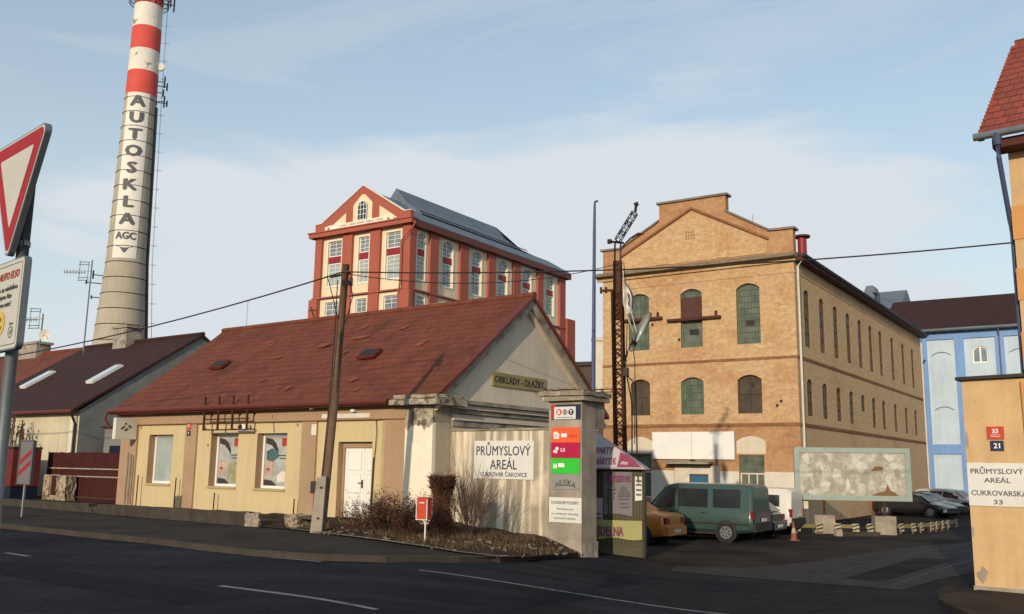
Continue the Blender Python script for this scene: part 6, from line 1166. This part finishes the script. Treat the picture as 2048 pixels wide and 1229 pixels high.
for s_ in (-1, 1): mb = MB(); y0, y1 = sorted((s_*.97, s_*1.0)); mb.box(-2.2, 2.05, y0, y1, .60, .66); mb.obj('side_moulding', 'darkmetal', v); mb = MB(); y0, y1 = sorted((s_*.8, s_*.985)); mb.box(-.95, 1.0, y0, y1, .26, .34); mb.obj('sill', 'darkmetal', v)
mb = MB(); mb.box(-2.36, -2.33, -.86, .86, .68, 1.10); mb.obj('shaded_rear_door', 'pdark', v)  # panel darker than the body, stands for shade on the van's tail
Tw = [(0, .40, 1.0, 1.66, .80, .68), (.15, .34, 1.02, 1.78, .84, .72), (.6, .30, 1.04, 1.80, .86, .74), (2.4, .30, 1.04, 1.80, .86, .74), (2.7, .30, 1.02, 1.72, .86, .7), (3.35, .30, .98, 1.06, .85, .66), (3.95, .34, .86, .92, .82, .66), (4.1, .4, .7, .75, .75, .6)]
vehicle('van', 'small white van with one long dark side window behind the traffic cone', 'van', (9.75, 38.7, -.8), FA, 4.1, 1.75, Tw, (.75, 3.3), .31, 'pwhite', [(.45, 1.45, .45, 1.42, .06, .74), (1.75, 3.1, 1.75, 2.68, .06, .86)], (3.32, 1.08, 2.78, 1.66, .68, .6), (.02, 1.08, .13, 1.62, .66, .58), 'rimdull', tail=((.86, .1, .68, 1.0),), belt=.8)
def hatch(L, H, W): k = H/1.42; w_ = W/2; return [(0, .36*k, .84*k, .90*k, w_*.86, w_*.7), (.12, .30*k, .90*k, 1.0*k, w_*.95, w_*.7), (.55, .25*k, .93*k, 1.34*k, w_*.99, w_*.70), (1.2, .22*k, .93*k, 1.42*k, w_, w_*.72), (2.0, .22*k, .92*k, 1.42*k, w_, w_*.72), (2.45, .22*k, .90*k, 1.34*k, w_, w_*.70), (3.15*L/4.2, .22*k, .86*k, .93*k, w_*.99, w_*.7), (3.8*L/4.2, .24*k, .76*k, .80*k, w_*.95, w_*.7), (L, .34*k, .58*k, .62*k, w_*.80, w_*.6)]
def sedan(L, H, W): k = H/1.42; w_ = W/2; return [(0, .36*k, .92*k, .98*k, w_*.86, w_*.72), (.15, .30*k, .98*k, 1.03*k, w_*.95, w_*.74), (.75, .25*k, .98*k, 1.06*k, w_*.99, w_*.74), (1.45, .22*k, .95*k, 1.38*k, w_, w_*.70), (2.1, .22*k, .93*k, 1.42*k, w_, w_*.72), (2.7, .22*k, .92*k, 1.33*k, w_, w_*.70), (3.4, .22*k, .88*k, .95*k, w_*.99, w_*.7), (4.0, .24*k, .78*k, .82*k, w_*.95, w_*.7), (L, .34*k, .6*k, .64*k, w_*.80, w_*.6)]
vehicle('car', 'orange saloon car with red tail light half hidden by the kiosk', 'car', (3.72, 32.7, -.8), FA, 4.35, 1.72, sedan(4.35, 1.42, 1.72), (.85, 3.5), .31, 'porange', [(1.02, 2.0, 1.4, 2.0, .05, .86), (2.08, 3.2, 2.08, 2.75, .05, .86)], (3.36, .96, 2.78, 1.34, .7, .6), (.78, 1.06, 1.38, 1.37, .66, .58), tail=((.62, .1, .70, .90),), bumper='porange')
vehicle('car', 'dark blue hatchback squeezed between the green and the white van', 'car', (8.45, 36.5, -.8), FA, 3.9, 1.66, hatch(3.9, 1.36, 1.66), (.7, 3.1), .29, 'pdark', [(.6, 1.4, .85, 1.4, .05, .86), (1.48, 2.6, 1.48, 2.3, .05, .86)], (2.9, .93, 2.45, 1.3, .66, .58), (.1, .96, .52, 1.28, .62, .56), tail=((.78, .1, .66, .86),), bumper='pdark')
def estate(L, H, W): k = H/1.42; w_ = W/2; return [(0, .36*k, .86*k, .96*k, w_*.86, w_*.7), (.12, .28*k, .90*k, 1.16*k, w_*.95, w_*.7), (.4, .25*k, .92*k, 1.38*k, w_*.99, w_*.70), (1.1, .22*k, .92*k, 1.42*k, w_, w_*.72), (2.2, .22*k, .90*k, 1.42*k, w_, w_*.72), (2.7, .22*k, .88*k, 1.32*k, w_, w_*.70), (3.4*L/4.4, .22*k, .84*k, .92*k, w_*.99, w_*.7), (4.0*L/4.4, .24*k, .74*k, .78*k, w_*.95, w_*.7), (L, .34*k, .56*k, .6*k, w_*.80, w_*.6)]
NB = -50
vehicle('car', 'glossy black estate car seen side on, leftmost of the cars by the brick side wall', 'car', (23.2, 54, -.8), NB, 4.3, 1.75, estate(4.3, 1.3, 1.75), (.8, 3.45), .31, 'pblack', [(.3, 1.15, .5, 1.15, .05, .86), (1.22, 2.05, 1.22, 2.05, .05, .86), (2.12, 3.05, 2.12, 2.65, .05, .86)], (3.3, .86, 2.75, 1.2, .68, .58), (.05, .92, .35, 1.2, .64, .56), group='cars parked along the brick side wall')
vehicle('car', 'black hatchback parked between the estate car and the silver car', 'car', (25.0, 56.6, -.8), NB, 4.1, 1.72, hatch(4.1, 1.32, 1.72), (.75, 3.25), .31, 'pblack', [(.6, 1.45, .85, 1.45, .05, .86), (1.52, 2.75, 1.52, 2.4, .05, .86)], (3.05, .88, 2.48, 1.25, .66, .58), (.1, .94, .52, 1.24, .62, .56), group='cars parked along the brick side wall')
vehicle('car', 'silver estate car with dark windows partly behind the ochre wall', 'car', (27.6, 59.0, -.8), NB, 4.4, 1.8, estate(4.4, 1.5, 1.8), (.8, 3.5), .33, 'psilver', [(.3, 1.15, .5, 1.15, .05, .86), (1.22, 2.05, 1.22, 2.05, .05, .86), (2.12, 3.1, 2.12, 2.65, .05, .86)], (3.35, .98, 2.75, 1.4, .68, .58), (.05, 1.0, .35, 1.36, .64, .56), group='cars parked along the brick side wall')
# ================================================================ billboard, barriers, cone
MT['scrapa'] = mat('scrapa', (.60, .58, .52), .9, var=.2, scale=3); MT['scrapb'] = mat('scrapb', (.40, .365, .30), .9, var=.35, scale=3)
t = root('billboard', 'large empty billboard with torn peeling paper on two short posts', 'billboard', (14.0, 38.4, -.8), -8)
Q = Bs((0, 0, 0), (1, 0, 0), (0, -1, 0)); LB, HB0, HB1 = 2.28, 1.32, 3.44
mb = MB(); Q.box(mb, -LB+.2, LB-.2, HB0+.17, HB1-.17, -.05, .05); mb.obj('poster_panel', 'torn', t)
rr = random.Random(77)
for k in range(20):
    mb = MB()
    u, v = rr.uniform(-LB+.35, LB-.5), rr.uniform(HB0+.3, HB1-.35); n_ = 9; rx, ry = rr.uniform(.08, .3), rr.uniform(.06, .28); P = [(max(-LB+.22, min(LB-.22, u+rx*rr.uniform(.5, 1.2)*math.cos(a))), max(HB0+.19, min(HB1-.19, v+ry*rr.uniform(.5, 1.2)*math.sin(a)))) for a in [2*math.pi*j/n_ for j in range(n_)]]
    Q.poly(mb, P, .052+.001*k); mb.obj('torn_scrap', rr.choice(('scrapa', 'scrapa', 'scrapb')), t)
mb = MB(); Q.poly(mb, [(.7, HB0+.22), (1.75, HB0+.22), (1.6, HB0+.36), (1.45, HB0+.42), (1.35, HB0+.7), (1.25, HB0+.4), (1.0, HB0+.34)], .085); Q.poly(mb, [(.75, HB0+1.2), (1.2, HB0+1.25), (1.2, HB0+1.38), (.9, HB0+1.38)], .085); mb.obj('red_remnant', 'trimline', t)
mb = MB(); Q.box(mb, -LB, LB, HB0, HB0+.2, -.08, .09); Q.box(mb, -LB, LB, HB1-.2, HB1, -.08, .09); Q.box(mb, -LB, -LB+.2, HB0+.2, HB1-.2, -.08, .09); Q.box(mb, LB-.2, LB, HB0+.2, HB1-.2, -.08, .09); mb.obj('frame', 'frame_teal', t)
for u in (-1.15, 1.2):
    mb = MB(); mb.tube([(u, .0, .5), (u, .0, HB0+.1)], .045, 8); mb.obj('post', 'rust', t)
    mb = MB(); rock(mb, u-.45, u+.35, -.35, .35, -.1, .72, .012, 4, int(50+u)); mb.obj('concrete_block', 'kerbpale', t)
mb = MB(); mb.tube([(-2.1, .2, 0), (-2.1, .2, 1.2)], .03, 6); mb.box(-2.5, -1.75, .15, .19, .95, 1.35); o = mb.obj('notice_board', 'offwhite', None); o.location = t.location; o.rotation_euler = t.rotation_euler; tag(o, 'small faded white notice board on a thin post under the left end of the billboard', 'notice board')
fcol('plateworn', (.42, .38, .28))
bar = [((13.1, 38.2), (14.05, 38.0)), ((14.4, 38.2), (15.35, 38.35)), ((15.85, 38.6), (16.75, 39.1)), ((17.05, 39.4), (17.95, 40.2)), ((18.3, 40.7), (19.05, 41.6)), ((19.4, 42.0), (20.25, 42.9)), ((11.4, 38.0), (12.6, 38.1))]
wh = ('in front of the left billboard block', 'in front of the right billboard block', 'just right of the billboard', 'below the front of the black estate car', 'below the black hatchback', 'nearest the ochre wall', 'between the traffic cone and the billboard')
for k, ((xa, ya), (xb, yb_)) in enumerate(bar):
    t = root('parking_barrier', 'low yellow rail with striped ends '+wh[k], 'barrier', ((xa+xb)/2, (ya+yb_)/2, -.8), math.degrees(math.atan2(yb_-ya, xb-xa)), 'low striped rails round the yard'); L_ = math.hypot(xb-xa, yb_-ya)
    mb = MB(); mb.box(-L_/2, L_/2, -.05, .05, .24, .38); mb.obj('rail', 'barrier_yellow', t)
    for s_ in (-1, 1):
        u = s_*(L_/2-.14); mb = MB(); mb.box(u-.13, u+.13, -.075, -.052, .10, .42); pl_ = mb.obj('end_plate', 'plateworn', t); mb = MB()
        for j in range(2): z = .14+.14*j; Q.poly(mb, [(u-.13, z), (u+.13, z+s_*.0+.07), (u+.13, z+.13), (u-.13, z+.06)], .078)
        mb.obj('stripe', 'chevron', pl_)
        mb = MB(); mb.box(u-.03, u+.03, -.03, .03, -.1, .24); mb.obj('leg', 'barrier_yellow', t)
t = root('traffic_cone', 'faded red and white traffic cone standing in front of the white van', 'traffic cone', (10.3, 34.3, -.8)); t.scale = (.85, .85, .9)
mb = MB(); mb.box(-.19, .19, -.19, .19, 0, .03); mb.obj('base', 'cone_red', t); mb = MB(); mb.tube([(0, 0, .03), (0, 0, .3)], [.14, .10], 14); mb.tube([(0, 0, .48), (0, 0, .75)], [.065, .02], 14); mb.obj('cone', 'cone_red', t); mb = MB(); mb.tube([(0, 0, .3), (0, 0, .48)], [.101, .066], 14); mb.obj('white_collar', 'plateworn', t)
t = root('wheel_stop', 'dark low kerb block lying in front of the striped rails', 'kerb block', (13.7, 37.0, -.8), 3); mb = MB(); rock(mb, -.75, .75, -.15, .15, 0, .16, .01, 5, 3); mb.obj('block', 'kerb', t); mb = MB(); rock(mb, -1.0, -.76, -.15, .15, 0, .24, .01, 3, 4); mb.obj('end_stone', 'kerbpale', t)
